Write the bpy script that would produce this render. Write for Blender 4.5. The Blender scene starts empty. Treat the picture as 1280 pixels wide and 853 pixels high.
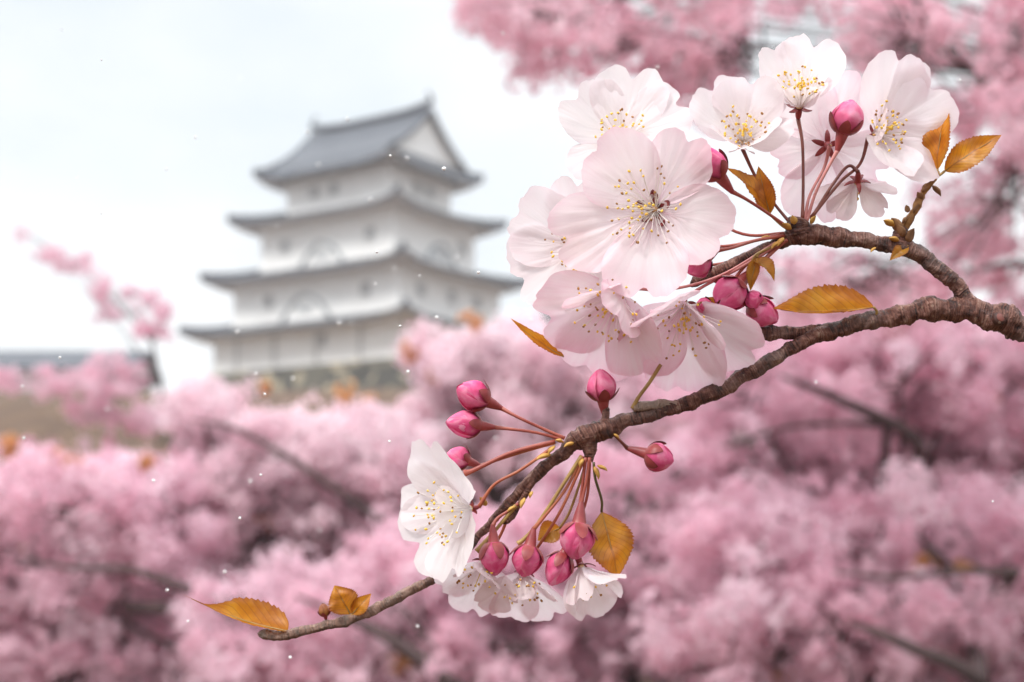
import bpy, math, random
import numpy as np
from mathutils import Vector, Matrix, noise

random.seed(7)
RNG = np.random.default_rng(7)
R = math.radians
scene = bpy.context.scene
COL = scene.collection

# ------------------------------------------------------------------ camera
LENS = 50.0
FPX = LENS / 36.0 * 1280.0
PITCH = R(8.1)
CAM = Vector((0.0, 0.0, 1.6))
FWD = Vector((0, math.cos(PITCH), math.sin(PITCH)))
UP = Vector((0, -math.sin(PITCH), math.cos(PITCH)))
RIGHT = Vector((1, 0, 0))
FOCUS = 0.35
cam = bpy.data.cameras.new('camera')
cam.lens = LENS
cam.sensor_width = 36.0
cam.clip_start = 0.01
cam.clip_end = 4000
cam.dof.use_dof = True
cam.dof.focus_distance = FOCUS
cam.dof.aperture_fstop = 15.0
cam_o = bpy.data.objects.new('camera', cam)
COL.objects.link(cam_o)
cam_o.location = CAM
cam_o.rotation_euler = (math.pi / 2 + PITCH, 0, 0)
scene.camera = cam_o

# ------------------------------------------------------------------ world, sun, exposure
HAZE = 0.0011
SUN_EL, SUN_AZ = R(50), R(-135)          # azimuth from +Y, clockwise positive: light from the upper left, a little behind the camera
w = bpy.data.worlds.new('World')
scene.world = w
w.use_nodes = True
nt = w.node_tree
nt.nodes.clear()
n_out = nt.nodes.new('ShaderNodeOutputWorld')
n_bg = nt.nodes.new('ShaderNodeBackground')
n_bg.inputs['Strength'].default_value = 0.1
n_sky = nt.nodes.new('ShaderNodeTexSky')
n_sky.sky_type = 'NISHITA'
n_sky.sun_disc = False
n_sky.sun_elevation = SUN_EL
n_sky.sun_rotation = SUN_AZ
n_tc = nt.nodes.new('ShaderNodeTexCoord')
n_ns = nt.nodes.new('ShaderNodeTexNoise')
n_ns.inputs['Scale'].default_value = 2.6
n_ns.inputs['Detail'].default_value = 4.0
n_ns.inputs['Roughness'].default_value = 0.5
n_mp = nt.nodes.new('ShaderNodeMapping')
n_mp.inputs['Scale'].default_value = (1.0, 1.0, 2.2)
n_mp.inputs['Location'].default_value = (0.35, 0.1, 0.2)
n_rmp = nt.nodes.new('ShaderNodeValToRGB')
n_rmp.color_ramp.elements[0].position = 0.32
n_rmp.color_ramp.elements[0].color = (5.05, 5.5, 5.8, 1)
n_rmp.color_ramp.elements[1].position = 0.62
n_rmp.color_ramp.elements[1].color = (6.6, 6.65, 6.7, 1)
n_sep = nt.nodes.new('ShaderNodeSeparateXYZ')
n_zen = nt.nodes.new('ShaderNodeMapRange')        # an overcast sky is brighter overhead than at the horizon
n_zen.inputs['From Min'].default_value = 0.36
n_zen.inputs['From Max'].default_value = 1.0
n_zen.inputs['To Min'].default_value = 1.0
n_zen.inputs['To Max'].default_value = 3.2
n_mul = nt.nodes.new('ShaderNodeVectorMath')
n_mul.operation = 'SCALE'
n_mix = nt.nodes.new('ShaderNodeMix')
n_mix.data_type = 'RGBA'
n_mix.inputs['Factor'].default_value = 0.92
L = nt.links.new
L(n_tc.outputs['Generated'], n_mp.inputs['Vector'])
L(n_mp.outputs['Vector'], n_ns.inputs['Vector'])
L(n_ns.outputs['Fac'], n_rmp.inputs['Fac'])
L(n_tc.outputs['Generated'], n_sep.inputs['Vector'])
L(n_sep.outputs['Z'], n_zen.inputs['Value'])
L(n_rmp.outputs['Color'], n_mul.inputs[0])
L(n_zen.outputs['Result'], n_mul.inputs['Scale'])
L(n_sky.outputs['Color'], n_mix.inputs['A'])
L(n_mul.outputs['Vector'], n_mix.inputs['B'])
L(n_mix.outputs['Result'], n_bg.inputs['Color'])
L(n_bg.outputs['Background'], n_out.inputs['Surface'])

sun = bpy.data.lights.new('sun', 'SUN')
sun.energy = 1.5
sun.angle = R(14)
sun.color = (1.0, 0.96, 0.9)
sun_o = bpy.data.objects.new('sun', sun)
COL.objects.link(sun_o)
sd = Vector((math.sin(SUN_AZ) * math.cos(SUN_EL), math.cos(SUN_AZ) * math.cos(SUN_EL), math.sin(SUN_EL)))
sun_o.rotation_euler = sd.to_track_quat('Z', 'Y').to_euler()
sun_o.location = (-20, -10, 40)

vs = scene.view_settings
vs.view_transform = 'Standard'
vs.look = 'None'
vs.exposure = 0.8
vs.gamma = 1.0
vs.use_curve_mapping = False
scene.render.engine = 'CYCLES'
cy = scene.cycles
cy.max_bounces = 8
cy.diffuse_bounces = 4
cy.glossy_bounces = 2
cy.transmission_bounces = 6
cy.transparent_max_bounces = 8
cy.caustics_reflective = False
cy.caustics_refractive = False
cy.use_denoising = True
cy.sample_clamp_indirect = 6.0
cy.volume_bounces = 1


# ------------------------------------------------------------------ helpers
def P(u, v, d):
    """The point seen at photograph pixel (u, v), d metres in front of the camera."""
    return CAM + FWD * d + RIGHT * ((u - 640.0) / FPX * d) + UP * ((426.5 - v) / FPX * d)


K = FOCUS / FPX                                   # metres per pixel at the focus distance


def FG(u, v, wd=0.0):
    return P(u, v, FOCUS + wd * K)


def camvec(x, y, z):
    """x right, y up, z towards the camera -> world direction."""
    return RIGHT * x + UP * y - FWD * z


class MB:
    def __init__(self):
        self.v, self.f, self.m, self.c = [], [], [], []

    def add(self, verts, faces, mi=0, cols=None):
        o = len(self.v)
        self.v.extend([tuple(p) for p in verts])
        self.f.extend([tuple(i + o for i in f) for f in faces])
        self.m.extend([mi] * len(faces))
        self.c.extend(cols if cols is not None else [(0, 0, 0, 1)] * len(verts))
        return o

    def grid(self, rows, mi=0, cols=None, wrap=False):
        nr, nc = len(rows), len(rows[0])
        vs_ = [p for r in rows for p in r]
        fs = []
        for i in range(nr - 1):
            for j in range(nc if wrap else nc - 1):
                j2 = (j + 1) % nc
                fs.append((i * nc + j, i * nc + j2, (i + 1) * nc + j2, (i + 1) * nc + j))
        return self.add(vs_, fs, mi, [c for r in cols for c in r] if cols else None)

    def box(self, c, s, ax=None, mi=0):
        ax = ax or (Vector((1, 0, 0)), Vector((0, 1, 0)), Vector((0, 0, 1)))
        c = Vector(c)
        vs_ = []
        for k in range(8):
            sg = ((k & 1) * 2 - 1, ((k >> 1) & 1) * 2 - 1, ((k >> 2) & 1) * 2 - 1)
            vs_.append(c + ax[0] * (s[0] * sg[0] / 2) + ax[1] * (s[1] * sg[1] / 2) + ax[2] * (s[2] * sg[2] / 2))
        self.add(vs_, [(0, 2, 3, 1), (4, 5, 7, 6), (0, 1, 5, 4), (2, 6, 7, 3), (0, 4, 6, 2), (1, 3, 7, 5)], mi)

    def ball(self, c, r, axis=None, stretch=1.0, nu=8, nv=6, mi=0):
        c = Vector(c)
        q = (axis or Vector((0, 0, 1))).to_track_quat('Z', 'Y')
        rows = []
        for i in range(nv + 1):
            th = math.pi * min(max(i / nv, 0.001), 0.999)
            rows.append([c + q @ Vector((r * math.sin(th) * math.cos(2 * math.pi * j / nu), r * math.sin(th) * math.sin(2 * math.pi * j / nu),
                                         r * stretch * math.cos(th))) for j in range(nu)])
        self.grid(rows[::-1], mi, None, True)

    def tube(self, pts, rad, sides=10, mi=0, wob=0.0, cap=True):
        pts = [Vector(p) for p in pts]
        n = len(pts)
        rr = rad if isinstance(rad, (list, tuple)) else [rad] * n
        t0 = (pts[1] - pts[0]).normalized()
        a = t0.orthogonal().normalized()
        rows = []
        for i in range(n):
            t = (pts[min(i + 1, n - 1)] - pts[max(i - 1, 0)]).normalized()
            a = (a - t * a.dot(t)).normalized()
            b = t.cross(a)
            rows.append([pts[i] + (a * math.cos(2 * math.pi * j / sides) + b * math.sin(2 * math.pi * j / sides)) *
                         (rr[i] * (1 + (random.uniform(-wob, wob) if wob else 0))) for j in range(sides)])
        o = self.grid(rows, mi, None, True)
        if cap:
            self.f.append(tuple(o + j for j in range(sides))[::-1])
            self.m.append(mi)
            self.f.append(tuple(o + (n - 1) * sides + j for j in range(sides)))
            self.m.append(mi)

    def build(self, name, mats, parent=None, smooth=True, origin=None):
        me = bpy.data.meshes.new(name)
        off = Vector(origin) if origin is not None else (WORLD_OF.get(parent.name, Vector()) if parent else Vector())
        va = np.array(self.v, dtype=np.float64).reshape(-1, 3) - np.array(off)
        me.from_pydata([tuple(p) for p in va], [], self.f)
        for m_ in (mats if isinstance(mats, (list, tuple)) else [mats]):
            me.materials.append(m_)
        me.polygons.foreach_set('material_index', self.m)
        me.polygons.foreach_set('use_smooth', [smooth] * len(self.f))
        at = me.color_attributes.new('Col', 'FLOAT_COLOR', 'POINT')
        at.data.foreach_set('color', np.array(self.c, dtype=np.float32).ravel())
        me.update()
        o = bpy.data.objects.new(name, me)
        COL.objects.link(o)
        if parent:
            o.parent = parent
        else:
            o.location = off
        return o


WORLD_OF = {}


def empty(name, loc, parent=None):
    o = bpy.data.objects.new(name, None)
    COL.objects.link(o)
    o.empty_display_size = 0.01
    loc = Vector(loc)
    if parent:
        o.parent = parent
        o.location = loc - WORLD_OF[parent.name]
    else:
        o.location = loc
    WORLD_OF[o.name] = loc
    return o


def tag(o, label=None, cat=None, group=None, kind=None):
    if label: o['label'] = label
    if cat: o['category'] = cat
    if group: o['group'] = group
    if kind: o['kind'] = kind
    return o


def spline(pts, per=8):
    """Catmull-Rom through points of any dimension."""
    a = np.array(pts, float)
    a = np.vstack([2 * a[0] - a[1], a, 2 * a[-1] - a[-2]])
    out = []
    for i in range(1, len(a) - 2):
        for k in range(per):
            t = k / per
            out.append(0.5 * (2 * a[i] + (a[i + 1] - a[i - 1]) * t + (2 * a[i - 1] - 5 * a[i] + 4 * a[i + 1] - a[i + 2]) * t * t +
                              (3 * a[i] - a[i - 1] - 3 * a[i + 1] + a[i + 2]) * t ** 3))
    out.append(a[-2])
    return out


# ------------------------------------------------------------------ materials
def mat(name):
    m = bpy.data.materials.new(name)
    m.use_nodes = True
    t = m.node_tree
    t.nodes.clear()
    o = t.nodes.new('ShaderNodeOutputMaterial')
    return m, t, o


def N(t, kind, **kw):
    n = t.nodes.new(kind)
    for k, v in kw.items():
        if hasattr(n, k):
            setattr(n, k, v)
        else:
            n.inputs[k.replace('_', ' ')].default_value = v
    return n


def ramp(t, stops):
    r = t.nodes.new('ShaderNodeValToRGB')
    e = r.color_ramp.elements
    while len(e) < len(stops):
        e.new(0.5)
    for x, (p, c) in zip(e, stops):
        x.position = p
        x.color = (*c, 1)
    return r


def simple_mat(name, c1, c2, scale=20.0, rough=0.7, bump=0.0, detail=4.0, obj=True):
    m, t, o = mat(name)
    tc = N(t, 'ShaderNodeTexCoord')
    ns = N(t, 'ShaderNodeTexNoise')
    ns.inputs['Scale'].default_value = scale
    ns.inputs['Detail'].default_value = detail
    t.links.new(tc.outputs['Object'], ns.inputs['Vector'])
    r = ramp(t, [(0.3, c1), (0.7, c2)])
    t.links.new(ns.outputs['Fac'], r.inputs['Fac'])
    p = N(t, 'ShaderNodeBsdfPrincipled')
    p.inputs['Roughness'].default_value = rough
    t.links.new(r.outputs['Color'], p.inputs['Base Color'])
    if bump:
        b = N(t, 'ShaderNodeBump')
        b.inputs['Strength'].default_value = bump
        b.inputs['Distance'].default_value = 0.3 / scale
        t.links.new(ns.outputs['Fac'], b.inputs['Height'])
        t.links.new(b.outputs['Normal'], p.inputs['Normal'])
    t.links.new(p.outputs['BSDF'], o.inputs['Surface'])
    return m


def thin_mat(name, build_color, trans=0.4, rough=0.5, gloss=0.04, bump=None):
    """Diffuse + translucent sheet with a faint sheen."""
    m, t, o = mat(name)
    col, hgt = build_color(t)
    d = N(t, 'ShaderNodeBsdfDiffuse')
    tr = N(t, 'ShaderNodeBsdfTranslucent')
    mx = N(t, 'ShaderNodeMixShader')
    mx.inputs['Fac'].default_value = trans
    g = N(t, 'ShaderNodeBsdfGlossy')
    g.inputs['Roughness'].default_value = rough
    m2 = N(t, 'ShaderNodeMixShader')
    m2.inputs['Fac'].default_value = gloss
    l = t.links.new
    l(col, d.inputs['Color'])
    l(col, tr.inputs['Color'])
    l(d.outputs[0], mx.inputs[1])
    l(tr.outputs[0], mx.inputs[2])
    l(mx.outputs[0], m2.inputs[1])
    l(g.outputs[0], m2.inputs[2])
    if hgt is not None:
        b = N(t, 'ShaderNodeBump')
        b.inputs['Strength'].default_value = bump or 0.3
        b.inputs['Distance'].default_value = 0.0004
        l(hgt, b.inputs['Height'])
        l(b.outputs['Normal'], d.inputs['Normal'])
        l(b.outputs['Normal'], g.inputs['Normal'])
    l(m2.outputs[0], o.inputs['Surface'])
    return m


def math_node(t, op, a, b=None):
    n = t.nodes.new('ShaderNodeMath')
    n.operation = op
    for i, x in enumerate((a, b)):
        if x is None:
            continue
        if isinstance(x, (int, float)):
            n.inputs[i].default_value = x
        else:
            t.links.new(x, n.inputs[i])
    return n.outputs[0]


def mixc(t, fac, a, b):
    n = t.nodes.new('ShaderNodeMix')
    n.data_type = 'RGBA'
    for k, x in (('Factor', fac), ('A', a), ('B', b)):
        if isinstance(x, (int, float)):
            n.inputs[k].default_value = x
        elif isinstance(x, tuple):
            n.inputs[k].default_value = (*x, 1)
        else:
            t.links.new(x, n.inputs[k])
    return n.outputs['Result']


def attr(t):
    a = N(t, 'ShaderNodeVertexColor')
    a.layer_name = 'Col'
    s = N(t, 'ShaderNodeSeparateColor')
    t.links.new(a.outputs['Color'], s.inputs['Color'])
    return a, s


def petal_color(t):
    # Col: R = distance along the petal, G = position across, B = how pink this blossom is
    a, s = attr(t)
    comb = N(t, 'ShaderNodeCombineXYZ')
    t.links.new(math_node(t, 'MULTIPLY', s.outputs[1], 26.0), comb.inputs[0])
    t.links.new(math_node(t, 'MULTIPLY', s.outputs[0], 1.6), comb.inputs[1])
    t.links.new(s.outputs[2], comb.inputs[2])
    vein = N(t, 'ShaderNodeTexNoise')
    vein.inputs['Scale'].default_value = 1.0
    vein.inputs['Detail'].default_value = 3.0
    t.links.new(comb.outputs[0], vein.inputs['Vector'])
    tc = N(t, 'ShaderNodeTexCoord')
    blot = N(t, 'ShaderNodeTexNoise')
    blot.inputs['Scale'].default_value = 75.0
    blot.inputs['Detail'].default_value = 2.0
    t.links.new(tc.outputs['Object'], blot.inputs['Vector'])
    along = ramp(t, [(0.0, (1, 1, 1)), (0.22, (0.45, 0.45, 0.45)), (0.55, (0.2, 0.2, 0.2)), (0.9, (0.42, 0.42, 0.42)), (1.0, (0.6, 0.6, 0.6))])
    t.links.new(s.outputs[0], along.inputs['Fac'])
    sa = N(t, 'ShaderNodeSeparateColor')
    t.links.new(along.outputs['Color'], sa.inputs['Color'])
    f = math_node(t, 'MULTIPLY', sa.outputs[0], math_node(t, 'ADD', math_node(t, 'MULTIPLY', vein.outputs['Fac'], 0.8), math_node(t, 'MULTIPLY', blot.outputs['Fac'], 0.9)))
    f = math_node(t, 'MULTIPLY', f, math_node(t, 'ADD', math_node(t, 'MULTIPLY', s.outputs[2], 1.5), 0.15))
    f = math_node(t, 'MINIMUM', f, 1.0)
    return mixc(t, f, (0.955, 0.925, 0.935), (0.86, 0.50, 0.62)), vein.outputs['Fac']


def bud_color(t):
    a, s = attr(t)
    comb = N(t, 'ShaderNodeCombineXYZ')
    t.links.new(math_node(t, 'MULTIPLY', s.outputs[1], 2.0), comb.inputs[0])
    t.links.new(math_node(t, 'MULTIPLY', s.outputs[0], 2.2), comb.inputs[1])
    t.links.new(math_node(t, 'MULTIPLY', s.outputs[2], 9.0), comb.inputs[2])
    ns = N(t, 'ShaderNodeTexNoise')
    ns.inputs['Scale'].default_value = 1.3
    ns.inputs['Detail'].default_value = 4.0
    t.links.new(comb.outputs[0], ns.inputs['Vector'])
    r = ramp(t, [(0.28, (0.74, 0.04, 0.19)), (0.5, (0.88, 0.13, 0.33)), (0.72, (0.95, 0.38, 0.55))])
    t.links.new(ns.outputs['Fac'], r.inputs['Fac'])
    edge = math_node(t, 'POWER', math_node(t, 'ABSOLUTE', math_node(t, 'MULTIPLY', math_node(t, 'SUBTRACT', s.outputs[1], 0.5), 2.0)), 16.0)
    shell = mixc(t, math_node(t, 'MULTIPLY', math_node(t, 'FRACT', math_node(t, 'MULTIPLY', s.outputs[2], 7.3)), 0.25), r.outputs['Color'], (0.95, 0.40, 0.57))
    c = mixc(t, math_node(t, 'MULTIPLY', edge, 0.4), shell, (0.95, 0.6, 0.7))
    base_ = math_node(t, 'MULTIPLY', math_node(t, 'POWER', math_node(t, 'SUBTRACT', 1.0, s.outputs[0]), 3.0), 0.55)
    c = mixc(t, base_, c, (0.48, 0.02, 0.10))
    return c, ns.outputs['Fac']


def leaf_color(t):
    a, s = attr(t)
    # veins leave the midrib at a slant
    ac = math_node(t, 'ABSOLUTE', math_node(t, 'SUBTRACT', s.outputs[1], 0.5))
    ph = math_node(t, 'SUBTRACT', math_node(t, 'MULTIPLY', s.outputs[0], 11.0), math_node(t, 'MULTIPLY', ac, 6.0))
    fr = math_node(t, 'ABSOLUTE', math_node(t, 'SUBTRACT', math_node(t, 'FRACT', ph), 0.5))
    vein = math_node(t, 'LESS_THAN', fr, 0.055)
    mid = math_node(t, 'LESS_THAN', ac, 0.03)
    v = math_node(t, 'MAXIMUM', vein, mid)
    tc = N(t, 'ShaderNodeTexCoord')
    ns = N(t, 'ShaderNodeTexNoise')
    ns.inputs['Scale'].default_value = 190.0
    ns.inputs['Detail'].default_value = 4.0
    t.links.new(tc.outputs['Object'], ns.inputs['Vector'])
    r = ramp(t, [(0.3, (0.50, 0.135, 0.012)), (0.5, (0.70, 0.25, 0.014)), (0.72, (0.82, 0.38, 0.03))])
    t.links.new(ns.outputs['Fac'], r.inputs['Fac'])
    n2 = N(t, 'ShaderNodeTexNoise')
    n2.inputs['Scale'].default_value = 70.0
    n2.inputs['Detail'].default_value = 3.0
    t.links.new(tc.outputs['Object'], n2.inputs['Vector'])
    g2 = ramp(t, [(0.45, (0, 0, 0)), (0.65, (0.6, 0.6, 0.6))])
    t.links.new(n2.outputs['Fac'], g2.inputs['Fac'])
    c = mixc(t, g2.outputs['Color'], r.outputs['Color'], (0.30, 0.17, 0.03))
    rim = math_node(t, 'MULTIPLY', math_node(t, 'POWER', math_node(t, 'MULTIPLY', ac, 2.0), 7.0), 0.7)
    c = mixc(t, math_node(t, 'MULTIPLY', s.outputs[2], 0.35), c, mixc(t, ns.outputs['Fac'], (0.20, 0.09, 0.02), (0.45, 0.27, 0.05)))
    c = mixc(t, rim, c, (0.34, 0.09, 0.03))
    c = mixc(t, math_node(t, 'MULTIPLY', v, 0.5), c, (0.30, 0.10, 0.03))
    return c, math_node(t, 'SUBTRACT', 1.0, v)


def crown_color(t):
    a, s = attr(t)
    return a.outputs['Color'], None


M = {}
M['petal'] = thin_mat('petal', petal_color, 0.5, 0.4, 0.015, 0.55)
M['bud'] = thin_mat('bud_petal', bud_color, 0.3, 0.45, 0.03, 0.6)
M['leaf'] = thin_mat('leaf', leaf_color, 0.45, 0.4, 0.03, 0.5)
M['crown'] = thin_mat('blossom_crown', crown_color, 0.6, 0.5, 0.0)
M['filament'] = simple_mat('filament', (0.86, 0.78, 0.74), (0.92, 0.88, 0.84), 60, 0.5)
M['gold'] = simple_mat('anther_gold', (0.80, 0.46, 0.04), (0.90, 0.66, 0.12), 900, 0.6)
M['brown'] = simple_mat('anther_brown', (0.25, 0.10, 0.03), (0.5, 0.26, 0.07), 700, 0.6)
M['receptacle'] = simple_mat('receptacle', (0.62, 0.30, 0.16), (0.78, 0.5, 0.25), 300, 0.6)
M['pistil'] = simple_mat('pistil', (0.75, 0.5, 0.08), (0.85, 0.66, 0.2), 500, 0.5)
M['calyx'] = simple_mat('calyx', (0.20, 0.025, 0.03), (0.36, 0.06, 0.06), 260, 0.45, 0.2)
M['stalk_red'] = simple_mat('stalk_red', (0.26, 0.045, 0.035), (0.40, 0.10, 0.065), 220, 0.4, 0.15)
M['stalk_orange'] = simple_mat('stalk_orange', (0.33, 0.075, 0.04), (0.48, 0.16, 0.075), 220, 0.4, 0.15)
M['stalk_olive'] = simple_mat('stalk_olive', (0.28, 0.15, 0.045), (0.42, 0.27, 0.08), 220, 0.45, 0.15)
M['stalk_green'] = simple_mat('stalk_green', (0.07, 0.055, 0.02), (0.15, 0.12, 0.04), 220, 0.45, 0.15)
M['stalk_pink'] = simple_mat('stalk_pink', (0.50, 0.16, 0.15), (0.62, 0.26, 0.24), 220, 0.4, 0.15)
M['stalk_dark'] = simple_mat('stalk_dark', (0.13, 0.03, 0.025), (0.24, 0.065, 0.04), 220, 0.4, 0.15)
M['scale'] = simple_mat('bud_scale', (0.40, 0.19, 0.03), (0.66, 0.40, 0.10), 250, 0.6, 0.3)
M['dry'] = simple_mat('dry_scale', (0.16, 0.07, 0.03), (0.36, 0.2, 0.1), 250, 0.8, 0.4)
M['snow'] = simple_mat('snow', (0.9, 0.9, 0.92), (0.95, 0.95, 0.95), 50, 0.6)
M['bark_far'] = simple_mat('tree_bark', (0.04, 0.024, 0.024), (0.095, 0.06, 0.06), 6, 0.9, 0.5)


def bark():
    m, t, o = mat('bark')
    tc = N(t, 'ShaderNodeTexCoord')
    ns = N(t, 'ShaderNodeTexNoise')
    ns.inputs['Scale'].default_value = 330.0
    ns.inputs['Detail'].default_value = 7.0
    ns.inputs['Roughness'].default_value = 0.65
    t.links.new(tc.outputs['Object'], ns.inputs['Vector'])
    a, s = attr(t)
    n2 = N(t, 'ShaderNodeTexNoise')            # rings that run round the branch: R = length along it
    n2.noise_dimensions = '1D'
    n2.inputs['Scale'].default_value = 1.0
    n2.inputs['Detail'].default_value = 3.0
    t.links.new(math_node(t, 'ADD', math_node(t, 'MULTIPLY', s.outputs[0], 4.5), math_node(t, 'MULTIPLY', ns.outputs['Fac'], 5.0)), n2.inputs['W'])
    f = math_node(t, 'ADD', math_node(t, 'MULTIPLY', ns.outputs['Fac'], 0.72), math_node(t, 'MULTIPLY', n2.outputs['Fac'], 0.28))
    r = ramp(t, [(0.38, (0.026, 0.009, 0.008)), (0.48, (0.12, 0.040, 0.028)), (0.56, (0.23, 0.10, 0.072)), (0.68, (0.43, 0.28, 0.225))])
    t.links.new(f, r.inputs['Fac'])
    big = N(t, 'ShaderNodeTexNoise')           # patchy grey sheen of the thin outer bark, mixed into its colour
    big.inputs['Scale'].default_value = 60.0
    big.inputs['Detail'].default_value = 3.0
    t.links.new(tc.outputs['Object'], big.inputs['Vector'])
    gp = ramp(t, [(0.5, (0, 0, 0)), (0.68, (0.45, 0.45, 0.45))])
    t.links.new(big.outputs['Fac'], gp.inputs['Fac'])
    r_col = mixc(t, gp.outputs['Color'], r.outputs['Color'], mixc(t, f, (0.10, 0.07, 0.065), (0.42, 0.36, 0.33)))
    # lenticels: pale specks
    vo = N(t, 'ShaderNodeTexVoronoi')
    vo.inputs['Scale'].default_value = 420.0
    t.links.new(tc.outputs['Object'], vo.inputs['Vector'])
    sp = math_node(t, 'LESS_THAN', vo.outputs['Distance'], 0.16)
    c = mixc(t, math_node(t, 'MULTIPLY', sp, 0.5), r_col, (0.40, 0.27, 0.19))
    c = mixc(t, s.outputs[2], c, mixc(t, 0.55, c, (0.5, 0.38, 0.3)))
    p = N(t, 'ShaderNodeBsdfPrincipled')
    p.inputs['Roughness'].default_value = 0.5
    t.links.new(c, p.inputs['Base Color'])
    b = N(t, 'ShaderNodeBump')
    b.inputs['Strength'].default_value = 1.0
    b.inputs['Distance'].default_value = 0.0022
    t.links.new(f, b.inputs['Height'])
    t.links.new(b.outputs['Normal'], p.inputs['Normal'])
    t.links.new(p.outputs['BSDF'], o.inputs['Surface'])
    return m


M['bark'] = bark()
M['leaf_bud'] = simple_mat('leaf_bud', (0.20, 0.045, 0.025), (0.42, 0.18, 0.05), 260, 0.5, 0.2)
M['twig_bark'] = simple_mat('twig_bark', (0.16, 0.06, 0.02), (0.50, 0.26, 0.07), 420, 0.6, 0.6, 6)


def tile_mat():
    m, t, o = mat('roof_tile')
    tc = N(t, 'ShaderNodeTexCoord')
    ns = N(t, 'ShaderNodeTexNoise')
    ns.inputs['Scale'].default_value = 1.2
    ns.inputs['Detail'].default_value = 6.0
    t.links.new(tc.outputs['Object'], ns.inputs['Vector'])
    a, s = attr(t)                              # R = metres along the eave, G = metres down the slope
    wv = math_node(t, 'ABSOLUTE', math_node(t, 'SINE', math_node(t, 'MULTIPLY', s.outputs[0], math.pi / 0.32)))
    cr = math_node(t, 'FRACT', math_node(t, 'MULTIPLY', s.outputs[1], 3.0))
    r = ramp(t, [(0.3, (0.024, 0.031, 0.048)), (0.7, (0.058, 0.069, 0.092))])
    t.links.new(ns.outputs['Fac'], r.inputs['Fac'])
    h = math_node(t, 'ADD', wv, math_node(t, 'MULTIPLY', cr, 0.3))
    p = N(t, 'ShaderNodeBsdfPrincipled')
    p.inputs['Roughness'].default_value = 0.45
    t.links.new(r.outputs['Color'], p.inputs['Base Color'])
    b = N(t, 'ShaderNodeBump')
    b.inputs['Strength'].default_value = 0.6
    b.inputs['Distance'].default_value = 0.12
    t.links.new(h, b.inputs['Height'])
    t.links.new(b.outputs['Normal'], p.inputs['Normal'])
    t.links.new(p.outputs['BSDF'], o.inputs['Surface'])
    return m


M['tile'] = tile_mat()
M['plaster'] = simple_mat('white_plaster', (0.80, 0.80, 0.79), (0.88, 0.88, 0.87), 0.9, 0.85, 0.05, 8)
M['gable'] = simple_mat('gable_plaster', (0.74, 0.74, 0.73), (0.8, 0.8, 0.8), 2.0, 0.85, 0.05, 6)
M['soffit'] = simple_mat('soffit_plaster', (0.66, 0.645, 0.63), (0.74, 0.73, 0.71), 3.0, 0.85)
M['grille'] = simple_mat('window_grille', (0.30, 0.32, 0.34), (0.38, 0.4, 0.42), 5.0, 0.7)
M['dark'] = simple_mat('window_dark', (0.20, 0.21, 0.23), (0.28, 0.29, 0.31), 5.0, 0.5)
M['wood'] = simple_mat('grey_timber', (0.45, 0.45, 0.45), (0.55, 0.55, 0.55), 5.0, 0.8)


def stone_mat():
    m, t, o = mat('stone_blocks')
    tc = N(t, 'ShaderNodeTexCoord')
    vo = N(t, 'ShaderNodeTexVoronoi')
    vo.inputs['Scale'].default_value = 1.0
    t.links.new(tc.outputs['Object'], vo.inputs['Vector'])
    ve = N(t, 'ShaderNodeTexVoronoi')
    ve.feature = 'DISTANCE_TO_EDGE'
    ve.inputs['Scale'].default_value = 1.0
    t.links.new(tc.outputs['Object'], ve.inputs['Vector'])
    sc = N(t, 'ShaderNodeSeparateColor')
    t.links.new(vo.outputs['Color'], sc.inputs['Color'])
    r = ramp(t, [(0.0, (0.02, 0.02, 0.016)), (0.5, (0.10, 0.092, 0.065)), (1.0, (0.40, 0.34, 0.23))])
    t.links.new(sc.outputs[0], r.inputs['Fac'])
    gap = math_node(t, 'LESS_THAN', ve.outputs['Distance'], 0.05)
    c = mixc(t, gap, r.outputs['Color'], (0.04, 0.04, 0.035))
    p = N(t, 'ShaderNodeBsdfPrincipled')
    p.inputs['Roughness'].default_value = 0.9
    t.links.new(c, p.inputs['Base Color'])
    b = N(t, 'ShaderNodeBump')
    b.inputs['Distance'].default_value = 0.15
    t.links.new(math_node(t, 'MINIMUM', ve.outputs['Distance'], 0.2), b.inputs['Height'])
    t.links.new(b.outputs['Normal'], p.inputs['Normal'])
    t.links.new(p.outputs['BSDF'], o.inputs['Surface'])
    return m


M['stone'] = stone_mat()
M['ground'] = simple_mat('dry_turf', (0.06, 0.03, 0.014), (0.12, 0.068, 0.036), 0.8, 0.95, 0.4, 10)

# ------------------------------------------------------------------ ground: one sheet to the horizon, rising to the castle mound
PLATEAU = 8.9


def ground_h(x, y):
    s = min(max((y - 44.0) / 24.0, 0.0), 1.0)
    s = s * s * (3 - 2 * s)
    far = min(max((y - 260.0) / 300.0, 0.0), 1.0)
    h = PLATEAU * s * (1 - far)
    return h + 0.25 * noise.noise(Vector((x * 0.11, y * 0.11, 0.3))) * min(1, max(0.15, (y - 10) / 40))


xs = sorted(set([-1500, -900, -600, -300] + [-200 + 4 * i for i in range(101)] + [300, 600, 900, 1500]))
ys = sorted(set([-400, -200, -80] + [-40 + 3 * i for i in range(67)] + [180, 220, 260, 320, 420, 560, 900, 1500]))
g = MB()
g.grid([[Vector((x, y, ground_h(x, y))) for x in xs] for y in ys])
tag(g.build('ground', M['ground']), 'dry brown grassy ground rising to the castle mound', kind='structure')

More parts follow.
